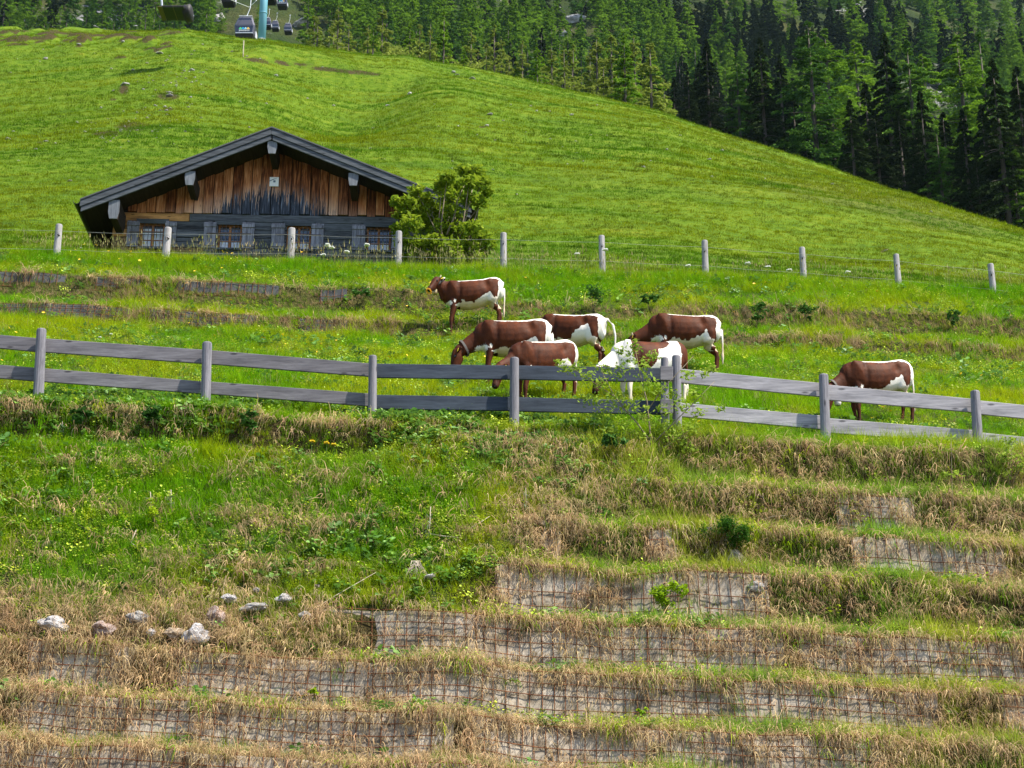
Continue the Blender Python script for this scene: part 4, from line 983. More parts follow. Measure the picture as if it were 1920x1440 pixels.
def conifer(name, H, rad, mat, nb, nq, droop, power=.85, clear=.12, size=.75, seed=0, loose=.25, up=0.0, limbs=False):
    g = np.random.default_rng(seed)
    t = np.sort(g.random(nb) ** .9)                                        # 0 foot of crown .. 1 top
    z = H * (clear + (1 - clear) * t); az = g.random(nb) * 6.283
    Rb = rad * (1 - t) ** power * g.uniform(1 - loose * 1.3, 1 + loose * .5, nb) + .12
    gap = (vn(az * 1.2, t * 9, seed) > -.30 - loose * .1); 
    b = g.integers(0, nb, nq * 2); b = b[gap[b]][:nq]; n = len(b)
    f = np.sqrt(g.random(n)) * .95 + .05; r = Rb[b] * f
    dirx, diry = np.cos(az[b]), np.sin(az[b])
    zz = z[b] - droop * r * (f * .9) + up * r * f ** 2 + g.normal(0, .10 * size, n)
    off = g.normal(0, .20 + .16 * (1 - f), n) * np.minimum(r, 2.2) * .55
    C = np.stack([dirx * r - diry * off, diry * r + dirx * off, zz], 1)
    A = unit(np.stack([dirx - diry * off * .5 / (r + .3), diry + dirx * off * .5 / (r + .3), -droop * .9 + up * f + g.normal(0, .35, n) - (loose > .3) * .5], 1) + g.normal(0, .35, (n, 3)))
    B = unit(np.cross(A, g.normal(0, .6, (n, 3)) + np.array([0, 0, 1.0])))
    s = size * g.uniform(.6, 1.4, n) * (.55 + .45 * (1 - t[b])); sh = np.clip(.5 + g.normal(0, .22, n) + .35 * vn(C[:, 0] * .8, C[:, 2] * .8, seed + 1), 0, 1)
    crown = leaf_mesh(name + '_crown', C, A, B, s, s * g.uniform(.28, .5, n), sh, mat)
    mb = MB().tube([(0, 0, -1.5), (0, 0, H * .3), (0, 0, H * .7), (0, 0, H * .98)], [H * .017, H * .013, H * .007, .02], 7)
    trunk = mb.mesh(name + '_trunk', M_bark, True)
    lb = None
    if limbs:
        mb = MB()
        for i in range(26):
            tt_ = rnd.uniform(.02, .8); zq = H * (clear + (1 - clear) * tt_); a = rnd.uniform(0, 6.283); L_ = rad * (1 - tt_) ** power * .8
            mb.tube([(0, 0, zq), (math.cos(a) * L_ * .5, math.sin(a) * L_ * .5, zq - droop * L_ * .3), (math.cos(a) * L_, math.sin(a) * L_, zq - droop * L_ * .8)], [.06, .04, .015], 4, cap=False)
        lb = mb.mesh(name + '_limbs', M_bark)
    return crown, trunk, lb, H
def broad(name, H, rad, mat, nq, seed, size=.45, ncl=26):
    g = np.random.default_rng(seed); cl = g.normal(0, 1, (ncl, 3)); cl = unit(cl) * (g.random((ncl, 1)) ** .4)
    cl = cl * np.array([rad, rad, H * .40]) * .85 + np.array([0, 0, H * .56]); cr = g.uniform(.28, .5, ncl) * rad
    b = g.integers(0, ncl, nq); d = unit(g.normal(0, 1, (nq, 3))) * (g.random((nq, 1)) ** .45)
    C = cl[b] + d * cr[b][:, None] * np.array([1, 1, 1.15]); A = unit(g.normal(0, 1, (nq, 3)) + np.array([0, 0, -.3])); B = unit(np.cross(A, g.normal(0, 1, (nq, 3))))
    s = size * g.uniform(.6, 1.4, nq); crown = leaf_mesh(name + '_crown', C, A, B, s, s * .55, np.clip(.5 + g.normal(0, .22, nq), 0, 1), mat)
    mb = MB().tube([(0, 0, -1), (0, 0, H * .35), (rad * .1, 0, H * .7)], [H * .02, H * .014, .03], 6)
    for i in range(6): c = cl[i]; mb.tube([(0, 0, H * .25), tuple(c * .6 + np.array([0, 0, H * .15])), tuple(c)], [H * .01, H * .007, .02], 5)
    return crown, mb.mesh(name + '_trunk', M_bark, True), None, H
SPR_N = [conifer('spruce', 24, 4.7, M_spruce, 260, 20000, .45, .85, .04, .58, 100 + i, .30, .0, True) for i in range(4)]
LAR_N = [conifer('larch', 25, 5.2, M_larch2 if i % 2 else M_larch, 190, 17000, .24, .72, .16, .44, 110 + i, .5, .05, True) for i in range(4)]
SPR_F = [conifer('spruce', 19, 3.5, M_spruce, 130, 6500, .42, .9, .05, .72, 120 + i, .25) for i in range(3)]
LAR_F = [conifer('larch', 20, 3.9, M_larch, 120, 6500, .24, .80, .08, .60, 130 + i, .4, .05) for i in range(4)]
LAD_F = [conifer('larch', 20, 3.9, M_larch2, 120, 6500, .26, .82, .08, .62, 140 + i, .4, .05) for i in range(3)]
BRO_F = [broad('broadleaf', 9, 2.7, M_pale, 5200, 150 + i, .40, 34) for i in range(3)] + [broad('birch', 11, 2.2, M_larch, 5200, 160, .36, 34)]
LAP_F = [conifer('larch', 12, 2.5, M_pale, 90, 6500, .15, .8, .05, .34, 165 + i, .45, .08) for i in range(3)]
TREES = 0
def tree(kind, P, x, y, z, h, name, label, group, near=False):
    global TREES
    crown, trunk, lb, H = P
    t = empty(name, (x, y, z - .4), rnd.uniform(0, 6.283)); s = h / H; w = s * rnd.uniform(.88, 1.15); t.scale = (w, w, s)
    tag(t, label, 'tree', group)
    obj('trunk', trunk, t); obj('crown', crown, t)
    if lb: obj('limbs', lb, t)
    TREES += 1; return t
def place(px, pyb, pyt, D):
    """a tree whose foot shows at pyb and top at pyt, D metres away"""
    b = at(px, pyb, D); tp = at(px, pyt, D); return b.x, D, float(mtn(b.x, D)), tp.z - float(mtn(b.x, D))
NEAR = [  # px, top y, distance, kind
 ('S', 1248, 150, 176, 'dark spruce at the left end of the near forest edge'), ('S', 1272, 140, 186, None), ('S', 1300, 128, 178, 'narrow dark spruce third from the left of the near forest edge'),
 ('S', 1338, 68, 186, 'tall dark spruce rising above its row left of the bright larch'), ('S', 1322, 110, 200, None), ('L', 1395, 100, 182, 'bright larch squeezed between two dark spruces at the forest edge'),
 ('S', 1442, 66, 180, 'broad dark spruce with a bare pale trunk line beside the large larch'), ('S', 1478, 98, 196, None), ('S', 1418, 130, 196, None), ('L', 1538, 32, 178, 'large feathery larch, tallest of the forest edge'), ('L', 1570, 48, 186, 'second larch trunk standing in the large feathery clump'),
 ('S', 1608, 180, 170, 'dark spruce in front of the gap right of the large larch'), ('L', 1626, 70, 204, 'thin larch behind the gap right of the large larch'), ('S', 1684, 58, 182, 'tall spruce with ragged top right of the gap'), ('S', 1655, 210, 172, None), ('L', 1728, 72, 180, 'pale topped larch beside the ragged spruce'), ('L', 1756, 96, 190, None),
 ('S', 1745, 165, 166, 'shorter dark spruce in front of the pale topped larch'), ('L', 1826, 62, 180, 'wide bright larch leaning over dark spruces near the right edge'), ('L', 1870, 58, 192, 'bright larch behind the thin spruce at the right edge'), ('S', 1822, 200, 162, 'low dark spruce under the wide bright larch'), ('S', 1890, 105, 160, 'thin spruce with bare pale trunk at the right edge'),
 ('S', 1785, 205, 172, None), ('L', 1770, 235, 164, None), ('L', 1908, 260, 160, 'small green larch at the foot of the thin spruce at the right edge'), ('S', 1860, 190, 170, None), ('S', 1935, 120, 164, None), ('S', 1700, 200, 174, None), ('S', 1560, 210, 184, None), ('S', 1500, 170, 190, None), ('S', 1380, 190, 184, None), ('S', 1960, 150, 170, None), ('S', 1985, 90, 180, None), ('S', 1640, 150, 190, None), ('S', 1880, 230, 166, None), ('S', 1720, 250, 168, None), ('S', 1590, 260, 176, None), ('S', 1840, 290, 160, None), ('S', 1520, 240, 180, None), ('S', 1450, 210, 184, None)]
for i, (k, px, yt, D, lab) in enumerate(NEAR):
    x, y, z, h = place(px, 400, yt, D); P = (SPR_N if k == 'S' else LAR_N)[i % 4]
    tree(k, P, x, y, z, h, 'spruce_tree' if k == 'S' else 'larch_tree', lab or ('dark spruce closing the ranks of the near forest edge at right' if k == 'S' else 'green larch half hidden among the near forest edge at right'), 'trees of the near forest edge', True)
# pale young trees along the back of the meadow
for px in list(range(586, 1246, 16)):
    D = rnd.uniform(168, 190) if px < 1000 else rnd.uniform(150, 175); px += rnd.uniform(-9, 9)
    sky_y = np.interp(px, [s[0] for s in SKY], [s[1] for s in SKY]); tall = rnd.random() < .3
    x, y, z, h = place(px, 100, sky_y - rnd.uniform(20, 62) * (1.7 if 1080 < px else 1) * (1.4 if tall else 1), D)
    h = max(h, 5); k = rnd.random()
    if k < .6: tree('L', LAP_F[rnd.randrange(3)], x, y, z, h * 1.25, 'larch_tree', 'pale young conifer just behind the meadow crest', 'pale young conifers behind the meadow crest')
    elif k < .8 and px < 1000: tree('B', BRO_F[rnd.randrange(4)], x, y, z, h, 'broadleaf_tree', 'pale spring green young tree just behind the meadow crest', 'pale young trees behind the meadow crest')
    else: tree('L', LAR_F[rnd.randrange(4)], x, y, z, h * 1.2, 'larch_tree', 'slender pale larch just behind the meadow crest', 'slender larches behind the meadow crest')
# the forest on the mountainside: individual trees nearest first, the rest as one mass
cand = []
for row in range(46):
    D = 345 * math.exp(row / 45 * math.log(900 / 345)); n = int(46 + row * .9)
    for j in range(n):
        u = -.345 + .69 * (j + rnd.uniform(.05, .95)) / n; y = D * rnd.uniform(.985, 1.015); cand.append((y, u * y))
cand.sort(); far = []
for y, x in cand:
    z = float(mtn(x, y)); px, pyb = px_of(x / y, (z - CZ) / y)
    if pyb > 520 or pyb < -60: continue
    clear_ = float(fbm(x * .020, y * .020, 91, 2))
    if 395 < px < 565 and pyb < 130 and rnd.random() < (.62 if 430 < px < 565 else .3): continue      # the lift clearing
    if 985 < px < 1095 and 0 < pyb < 150 and rnd.random() < .70: continue                          # the rocky clearing
    if clear_ > .34 and rnd.random() < .7: continue
    sky_y = np.interp(px, [s[0] for s in SKY], [s[1] for s in SKY])
    dk = float(fbm(x * .018, y * .02, 92, 2)) + (.14 if px > 1150 else -.02) + (.15 if px < 190 else 0)
    k = 'S' if dk > .12 + rnd.uniform(-.25, .25) else ('L' if rnd.random() < .62 else 'D')
    h = rnd.uniform(14, 24) * (.85 if px < 600 else 1.0) * (rnd.uniform(.25, .6) if 395 < px < 565 else 1); zt = px_of(x / y, (z + h - CZ) / y)[1]
    if zt > sky_y + 4 or pyb < -30 and zt > 60: continue
    far.append((x, y, z, h, k, px, pyb))
IND = far[:max(0, 292 - TREES)]; REST = far[len(IND):]
for x, y, z, h, k, px, pyb in IND:
    P = {'S': SPR_F, 'L': LAR_F, 'D': LAD_F}[k]; P = P[rnd.randrange(len(P))]
    where = 'on the mountainside left of the lift towers' if px < 440 else ('on the mountainside above the long meadow ridge' if px < 1230 else 'on the shaded mountainside behind the near forest edge')
    nm = {'S': 'dark green spruce', 'L': 'light green larch', 'D': 'deep green larch'}[k]
    tree(k, P, x, y, z, h, 'spruce_tree' if k == 'S' else 'larch_tree', nm + ' ' + where, nm + ' trees ' + where)
def realize(name, items, protos):
    col = bpy.data.collections.new(name)
    for i, P in enumerate(protos):
        o = bpy.data.objects.new('kind%02d' % i, P[0]); o.scale = (1, 1, 1); col.objects.link(o)
    P = np.array([(a[0], a[1], a[2]) for a in items]); n = len(items)
    r = np.zeros((n, 3)); r[:, 2] = rng.uniform(0, 6.28, n)
    idx = [{'S': 0, 'L': 3, 'D': 7}[a[4]] + rnd.randrange({'S': 3, 'L': 4, 'D': 3}[a[4]]) for a in items]
    scatter(name, col, P, r, np.array([a[3] / 19.5 for a in items]), np.array(idx), np.ones((n, 3)))
realize('distant_forest', REST, SPR_F + LAR_F + LAD_F)

# ------------------------------------------------------------------ cable car
M_cab = plain('grey_cabin_shell', (.085, .085, .11), .35, .3); M_glass = plain('dark_cabin_glass', (.018, .022, .040), .06, spec=.8); M_skirt = plain('black_cabin_base', (.020, .018, .018), .6)
M_lite = plain('pale_metal', (.62, .64, .68), .4, .3); M_tower = plain('blue_painted_steel', (.13, .33, .42), .45, var=.1, scale=1)
M_dead = wood('dead_wood', (.24, .19, .13), (.55, .48, .40), 'z', False, fine=3)
M_conc = plain('concrete', (.45, .44, .42), .9)
FLAT = {n: plain('print_' + n, c, .5, var=.02) for n, c in (('green', (.10, .62, .25)), ('blue', (.02, .33, .72)), ('light_blue', (.35, .66, .80)), ('orange', (.85, .52, .14)), ('white', (.75, .78, .80)))}
LV = [(0, .74, .78), (.34, .86, .90), (1.12, .96, .98), (1.86, .70, .78), (2.02, .62, .70)]
def lev(z): return [float(np.interp(z, [l[0] for l in LV], [l[k] for l in LV])) for k in (1, 2)]
def slab(z0, z1, inset, proud, face):
    """a panel lying proud of one cabin face between two heights"""
    (w0, d0), (w1, d1) = lev(z0), lev(z1)
    if face in 'fb':
        s = -1 if face == 'f' else 1
        q = [(-w0 + inset, s * (d0 + proud), z0), (w0 - inset, s * (d0 + proud), z0), (w1 - inset, s * (d1 + proud), z1), (-w1 + inset, s * (d1 + proud), z1)]
        return [(x, y - s * .03, z) for x, y, z in q] + q
    s = -1 if face == 'l' else 1
    q = [(s * (w0 + proud), -d0 + inset, z0), (s * (w0 + proud), d0 - inset, z0), (s * (w1 + proud), d1 - inset, z1), (s * (w1 + proud), -d1 + inset, z1)]
    return [(x - s * .03, y, z) for x, y, z in q] + q
def text_mesh(s, size, mat):
    cu = bpy.data.curves.new('lettering', 'FONT'); cu.body = s; cu.size = size; cu.align_x = 'CENTER'; cu.extrude = .004
    o = bpy.data.objects.new('tmp', cu); COL.objects.link(o); dg = bpy.context.evaluated_depsgraph_get()
    me = bpy.data.meshes.new_from_object(o.evaluated_get(dg)); bpy.data.objects.remove(o); me.materials.clear(); me.materials.append(mat); me.name = 'lettering'; return me
def gondola(label, logo):
    g = empty('gondola'); tag(g, label, 'gondola', 'cable car cabins')
    V, F = [], []
    for z, w, d in LV[1:]:
        c = .16; V += [(-w + c, -d, z), (w - c, -d, z), (w, -d + c, z), (w, d - c, z), (w - c, d, z), (-w + c, d, z), (-w, d - c, z), (-w, -d + c, z)]
    for i in range(3):
        for k in range(8): a = i * 8 + k; b = i * 8 + (k + 1) % 8; F.append((a, b, b + 8, a + 8))
    F += [tuple(range(8))[::-1], tuple(range(24, 32))]
    MB().add(V, F).build('cabin', M_cab, g)
    w, d = LV[0][1], LV[0][2]; w2, d2 = LV[1][1], LV[1][2]
    MB().hexa([(-w, -d, 0), (w, -d, 0), (w, d, 0), (-w, d, 0), (-w2 - .02, -d2 - .02, .30), (w2 + .02, -d2 - .02, .30), (w2 + .02, d2 + .02, .30), (-w2 - .02, d2 + .02, .30)]).build('base', M_skirt, g)
    MB().box(-.64, .64, -.72, .72, 2.021, 2.10).build('roof', M_lite, g, bevel=.03)
    for f in 'fb': MB().hexa(slab(.98, 1.80, .14, .012, f)).build('window', M_glass, g); MB().hexa(slab(.46, .965, .14, .012, f)).build('lower_panel', M_glass, g)
    for f in 'lr': MB().hexa(slab(.50, 1.80, .20, .012, f)).build('window', M_glass, g)
    MB().hexa(slab(.36, .42, .05, .03, 'f')).build('bumper', M_lite, g)
    MB().box(.90, 1.02, -.25, .45, .25, .85).build('ski_holder', M_lite, g, bevel=.03)
    MB().tube([(0, .0, 2.1), (0, .0, 2.45)], .10, 8).tube([(0, 0, 2.4), (.28, 0, 3.2), (.30, 0, 4.2)], .035, 6).box(.18, .42, -.16, .16, 4.15, 4.32).build('hanger', M_lite, g)
    if logo:
        def fy(z): return -(lev(z)[1] + .024)
        for i, nme in enumerate(('green', 'blue', 'light_blue', 'orange')):
            x = -.36 + i * .24; z = .70
            MB().add([(x - .17, fy(z), z), (x + .17, fy(z), z), (x + .05, fy(z + .17), z + .17), (x - .04, fy(z + .17), z + .18), (x - .17, fy(z) + .008, z), (x + .17, fy(z) + .008, z), (x + .05, fy(z + .17) + .008, z + .17), (x - .04, fy(z + .17) + .008, z + .18)], [(0, 1, 2, 3), (7, 6, 5, 4), (0, 4, 5, 1), (1, 5, 6, 2), (2, 6, 7, 3), (3, 7, 4, 0)]).build('logo_peak', FLAT[nme], g)
        t = obj('lettering', text_mesh('JENNERBAHN', .20, FLAT['white']), g); t.location = (0, fy(.55) - .004, .53); t.rotation_euler = (math.pi / 2 + .05, 0, 0); t.scale = (.80, 1, 1)
    return g
def hang(g, px, pyb, wpx, yaw=0):
    """cabin whose foot is centred on a pixel and which measures wpx pixels across"""
    depth = 1.95 * FPX / wpx; r = ray(px, pyb); D = depth / (CP * 1.0 + (r.z / r.y) * SP)
    g.location = at(px, pyb, D); g.rotation_euler = (0, 0, R(yaw)); g.scale = (1, 1, 1.16); return D
g1 = gondola('dark gondola with coloured peaks on its front, hanging in front of the blue tower', True); g1.name = 'gondola'
D1 = hang(g1, 460, 79, 39)
g2 = gondola('', False); tag(g2, 'gondola cut off by the top edge left of the blue tower'); hang(g2, 428, 9, 27)
def another(label, px, pyb, w, yaw=0, src=None):
    c = copy_tree(src or g2); tag(c, label, 'gondola', 'cable car cabins'); return hang(c, px, pyb, w, yaw)
another('dark gondola bottom cut off by the top edge just right of the near tower', 506, 5, 25)
another('gondola with coloured logo close under the top edge between the towers', 529, 15, 20, 0, g1)
another('tiny pale gondola below the logo gondola between the towers', 529, 27, 12.5)
another('gondola half hidden behind the near tower shaft', 501, 53, 16)
another('small gondola right of the near tower, at the height of its neighbour behind the shaft', 516, 57, 14.5)
another('lowest small gondola under the far tower', 540, 63, 15.5)
another('gondola peeking out right behind the lowest one under the far tower', 551, 58, 12.5)
another('tiny gondola right of the far tower shaft', 559, 19, 12.5)
# towers, cable, chair
def tower(px, pyb, wpx, D, label):
    b = at(px, pyb, D); r = wpx / FPX * D * (CP + float(TT(pyb)) * SP) / 2
    t = empty('lift_tower', b); tag(t, label, 'lift tower', 'cable car towers')
    MB().tube([(0, 0, -2), (0, 0, 14 * r * 2.2)], [r, r * .93], 20).build('shaft', M_tower, t, True)
    for z in (8.2 * r, 22 * r): MB().tube([(0, 0, z), (0, 0, z + .22 * r)], r * 1.10, 20).build('flange', M_tower, t)
    MB().tube([(0, 0, -1.5), (0, 0, .7 * r)], r * 1.25, 20).build('base_plate', M_conc, t)
    for s in (-1, 1): MB().box(min(s * .2 * r, s * 4 * r), max(s * .2 * r, s * 4 * r), -.5 * r, .5 * r, 30.2 * r, 30.9 * r).build('crossarm', M_tower, t)
    return t
tower(490.5, 80, 15, 152, 'near blue lift tower rising from the crest behind the gondola')
tower(548.5, 43, 7, 420, 'thin far lift tower standing on pale rocks')
MB_ = MB().tube([at(300, -60, 95), at(443, 4, 116), at(467, 13.5, D1), at(480, 2, 140), at(489, -14, 150)], .026, 5)
tag(MB_.build('lift_cable', M_lite), 'pale lift cable sagging to the hanger of the near gondola', 'cable')
tag(MB().tube([at(513, 37, 330), at(523, 22, 318), at(530, -5, 300)], .05, 5).build('lift_cable', M_lite), 'short pale cable curving up above the small gondola right of the tower', 'cable')
tag(MB().tube([at(549, 41, 405), at(553, 36, 395), at(556, 15, 380), at(559, -8, 365)], .05, 5).build('lift_cable', M_lite), 'pale cable curving up beside the far tower', 'cable')
Dc = 108.0; pc = at(329, 24, Dc); mpp = Dc * (CP + float(TT(24)) * SP) / FPX
ch = empty('chairlift_chair', pc); tag(ch, 'dark slatted chairlift chair seen from below at the upper left', 'lift chair')
MB().box(-26 * mpp, 20 * mpp, -.62, .62, -.05, .05).build('seat_underside', M_skirt, ch, bevel=.02)
M_olive = plain('olive_board', (.10, .085, .012), .6); M_dgreen = plain('dark_green_slat', (.020, .034, .012), .6)
MB().box(-29 * mpp, -20.5 * mpp, -.66, .60, -.09, -.052).build('yellow_panel', M_olive, ch)
for k in range(9):
    for a, b in ((-20, -.8), (.4, 19.5)): MB().box(a * mpp, b * mpp, -.60 + k * .135, -.49 + k * .135, -.085, -.0515).build('slat', M_dgreen, ch)
MB().box(-.6 * mpp, .2 * mpp, -.62, .62, -.10, -.0515).build('centre_strip', M_olive, ch)
MB().tube([(-30 * mpp, .62, .10), (20 * mpp, .62, .10)], .07, 8).build('front_tube', M_lite, ch)
MB().tube([(-30 * mpp, .62, .1), (-31 * mpp, .5, .9), (-34 * mpp, .2, 2.2), (-34 * mpp, 0, 4)], .075, 8).build('hanger', M_lite, ch)
MB().tube([(-29 * mpp, .6, .05), (-35 * mpp, .4, .05), (-36 * mpp, -.1, 0), (-32 * mpp, -.9, 0), (-29 * mpp, -.8, 0)], .035, 6).build('safety_bar', M_skirt, ch)
MB().tube([(20 * mpp, .1, -.02), (24 * mpp, .05, -.02), (29 * mpp, .0, -.02), (31.5 * mpp, .0, -.02)], [.55, .48, .52, .36], 14).build('rounded_end', M_skirt, ch, True)
MB().tube([(20 * mpp, .6, .08), (27 * mpp, .45, .12), (31 * mpp, .35, .1)], .06, 6).build('end_tube', M_lite, ch)
ch.scale = (1, 1.5, 1.2)
q = hit(456, 107, 60); q2 = at(457, 76, q.y - .05)
tag(MB().tube([q - Vector((0, 0, .3)), q2], .045, 7).build('marker_pole', M_dead), 'thin pale pole standing on the hill under the near gondola', 'pole')

# ------------------------------------------------------------------ stones
def rock_material(name, a, b, c):
    m, nt = newmat(name); n = noi(nt, coords(nt), 3.0, 5, .7); n2 = noi(nt, coords(nt), 14, 3)
    finish(nt, ramp(nt, mth(nt, 'MULTIPLY_ADD', n2, .3, mth(nt, 'MULTIPLY', n, .75)), [(.34, a), (.50, b), (.66, c)]), .85, bump=mth(nt, 'ADD', n, n2), bstr=.7, bdist=.05, spec=.2); return m
M_rw = rock_material('white_limestone', (.13, .10, .085), (.40, .37, .36), (.66, .65, .66)); M_rg = rock_material('grey_limestone', (.10, .09, .08), (.27, .255, .24), (.46, .45, .44))
M_rr = rock_material('reddish_stone', (.12, .07, .05), (.30, .20, .16), (.52, .46, .43)); M_ry = rock_material('tan_stone', (.12, .08, .05), (.36, .26, .17), (.60, .50, .38))
def stone_mesh(seed, sub=2):
    bm = bmesh.new(); bmesh.ops.create_icosphere(bm, subdivisions=sub, radius=1)
    for v in bm.verts:
        p = v.co.copy(); f = 1 + .55 * mnoise.noise(p * 1.1 + Vector((seed * 7.1, 0, 0))) + .22 * mnoise.noise(p * 2.7 + Vector((0, seed * 3.3, 0)))
        v.co = Vector((p.x * f, p.y * f * .8, p.z * f * .8))
        for nrm, dd in ((Vector((.3, -.5, .8)), .72), (Vector((-.7, -.4, .5)), .75), (Vector((.75, -.55, .1)), .8)):
            nn = nrm.normalized(); k = v.co.dot(nn) - dd
            if k > 0: v.co -= nn * k * .85
    me = bpy.data.meshes.new('stone'); bm.to_mesh(me); bm.free(); return me
SM = []
for i, mt in enumerate((M_rw, M_rg, M_rr, M_ry, M_rw, M_rw, M_rg)): me = stone_mesh(i + 1, 3 if i < 5 else 2); me.materials.append(mt); SM.append(me)
def stone(px, py, w, h, k, label, group=None, d0=19, sink=.2, mi=None):
    if d0 > 40: h *= .85
    p = hit(px, py + h * .35, d0); s = p.y * (CP + (p.z - CZ) / p.y * SP) / FPX
    o = obj('stone', SM[k if mi is None else mi]); o.location = p + (Vector((0, -.10, h * s * .12)) if d0 < 40 else Vector((0, 0, h * s * .3))); o.scale = (w * s * .5, max(w, h) * s * .42, h * s * .55); o.rotation_euler = (rnd.uniform(-.2, .2), rnd.uniform(-.25, .25), rnd.uniform(-.5, .5))
    tag(o, label, 'stone', group); return o
for px, py, w, h, k, l in ((106, 1166, 54, 34, 0, 'white boulder with brown top, leftmost in the row above the wire walls'), (262, 1158, 46, 30, 1, 'flat grey boulder half sunk in straw'), (197, 1190, 48, 30, 2, 'reddish crumbling boulder above the long wall'), (286, 1187, 19, 18, 4, 'small round white stone left of the tan layered one'),
        (326, 1197, 38, 26, 3, 'tan layered stone between two white stones'), (371, 1184, 48, 44, 0, 'big round white boulder at the end of the row'), (408, 1150, 34, 46, 2, 'upright pinkish slab of rock leaning in the grass'), (434, 1122, 30, 20, 4, 'bright white stone on top of the pinkish slab'),
        (475, 1142, 62, 20, 1, 'long grey cracked rock right of the pinkish slab'), (534, 1121, 30, 20, 0, 'angular white stone above the long grey rock'), (573, 1154, 30, 20, 1, 'grey stone at the start of the wire wall'), (482, 1110, 14, 11, 1, 'pebble sized grey stone above the long grey rock'),
        (806, 1081, 24, 12, 4, 'white stone beside a fan of straw'), (1416, 1106, 34, 26, 1, 'pale rock at the right end of the rusty grid wall'), (596, 1100, 11, 9, 2, 'small pink stone in the grass above the wire wall'), (1330, 1000, 10, 8, 4, 'tiny white stone by the round dark bush')):
    stone(px, py, w, h, k, l, 'stones in the lower bank')
for px, py, w, h, l in ((318, 174, 13, 7, 'white stone topmost of the pair amid the stony patch'), (318, 180, 15, 6, 'broad white stone lowest of the pair amid the stony patch'), (234, 158, 17, 8, 'white rock at the head of the bare earth streak'), (300, 100, 14, 6, 'flat white rock below the brown mounds'), (85, 110, 10, 8, 'grey pointed rock far left on the hill'), (148, 83, 9, 6, 'grey rock beside the dark mounds'), (230, 80, 6, 5, 'small white rock right of the dark mounds'), (360, 131, 10, 7, 'grey rock on the right side of the stony slope'), (345, 133, 7, 4, 'flat white stone left of the grey rock'), (310, 201, 8, 6, 'single round white stone below the stony patch'),
        (15, 261, 13, 5, 'flat white stone at the left edge of the hill'), (86, 265, 10, 5, 'white stone on a dark patch left on the hill'), (518, 141, 8, 7, 'pale rock at the left rim of the hollow'), (850, 135, 8, 6, 'dark white topped rock on the ridge line'), (858, 140, 9, 4, 'flat pale rock right below the ridge rock'), (886, 147, 12, 5, 'grey flat rock on the ridge right of its neighbours'), (768, 175, 8, 8, 'grey upright rock with bare earth in the hollow'), (727, 197, 8, 5, 'grey stone in the lower hollow'), (918, 215, 14, 6, 'grey stony patch right of the hollow'), (912, 236, 10, 6, 'white stone cluster right of the hollow'), (700, 240, 6, 4, 'small white stone above the roof slope'), (130, 340, 12, 4, 'pale flat stone left of the roof'), (152, 465, 6, 6, 'white stone at the foot of the hut gutter'),
        (1071, 215, 10, 5, 'pale stone on the long right slope, upper'), (1250, 100 + 180, 8, 5, 'small pale stone mid way down the right slope'), (1207, 313, 7, 5, 'white stone lower on the right slope'), (1353, 282, 10, 5, 'grey stone close to the forest end of the slope'), (1330, 298, 9, 5, 'white stone near the forest edge'), (1660, 470, 12, 4, 'pale stone on the small bare patch at right'), (1745, 397, 8, 4, 'white stone in the tree shade at right'), (1560, 345, 8, 4, 'pale stone just below the forest edge')):
    stone(px, py, w, h, 0, l, 'stones on the hill', 45, mi=rnd.choice((4, 5, 0, 1)))
for px, py, w, h, l in ((1080, 38, 46, 26, 'pale grey cliff in the clearing on the forested mountainside'), (1060, 64, 28, 18, 'smaller grey rock below the pale cliff in the forest clearing'), (1178, 118, 20, 26, 'upright grey rock between dark trees right of the clearing'), (412, 36, 22, 30, 'pale rock face left of the near gondola'), (560, 50, 46, 14, 'flat pale rock at the foot of the far lift tower'), (1048, 112, 30, 20, 'dark grey rock low in the forest clearing')):
    r_ = ray(px, py); D = np.arange(250, 980, 2.0); dz = CZ + D * (r_.z / r_.y) - mtn(D * r_.x / r_.y, D); i_ = int(np.argmax(dz < 0)); D_ = float(D[i_]); s_ = D_ * (CP + r_.z / r_.y * SP) / FPX
    o = obj('rock_outcrop', SM[1]); o.location = at(px, py, D_ - 2); o.scale = (w * s_ * .5, w * s_ * .35, h * s_ * .55); o.rotation_euler = (.2, rnd.uniform(-.3, .3), rnd.uniform(0, 3)); tag(o, l, 'rock')
n = 0
for cx, cy, sx, sy, m in ((318, 170, 34, 34, 62), (250, 240, 46, 14, 34), (170, 255, 55, 22, 16), (350, 140, 70, 25, 22), (560, 150, 70, 40, 10), (1150, 280, 190, 60, 34), (900, 230, 90, 45, 14), (120, 180, 90, 60, 12)):
    for _ in range(m):
        px, py = rnd.gauss(cx, sx), rnd.gauss(cy, sy)
        if not 0 < px < 1900 or py < np.interp(px, [s[0] for s in SKY], [s[1] for s in SKY]) + 10: continue
        w = rnd.uniform(2.2, 6.0); stone(px, py, w, w * rnd.uniform(.5, .8), 5, 'small pale stone lying among others scattered in the hill turf', 'small stones scattered on the hill', 45, mi=rnd.choice((5, 5, 6)))

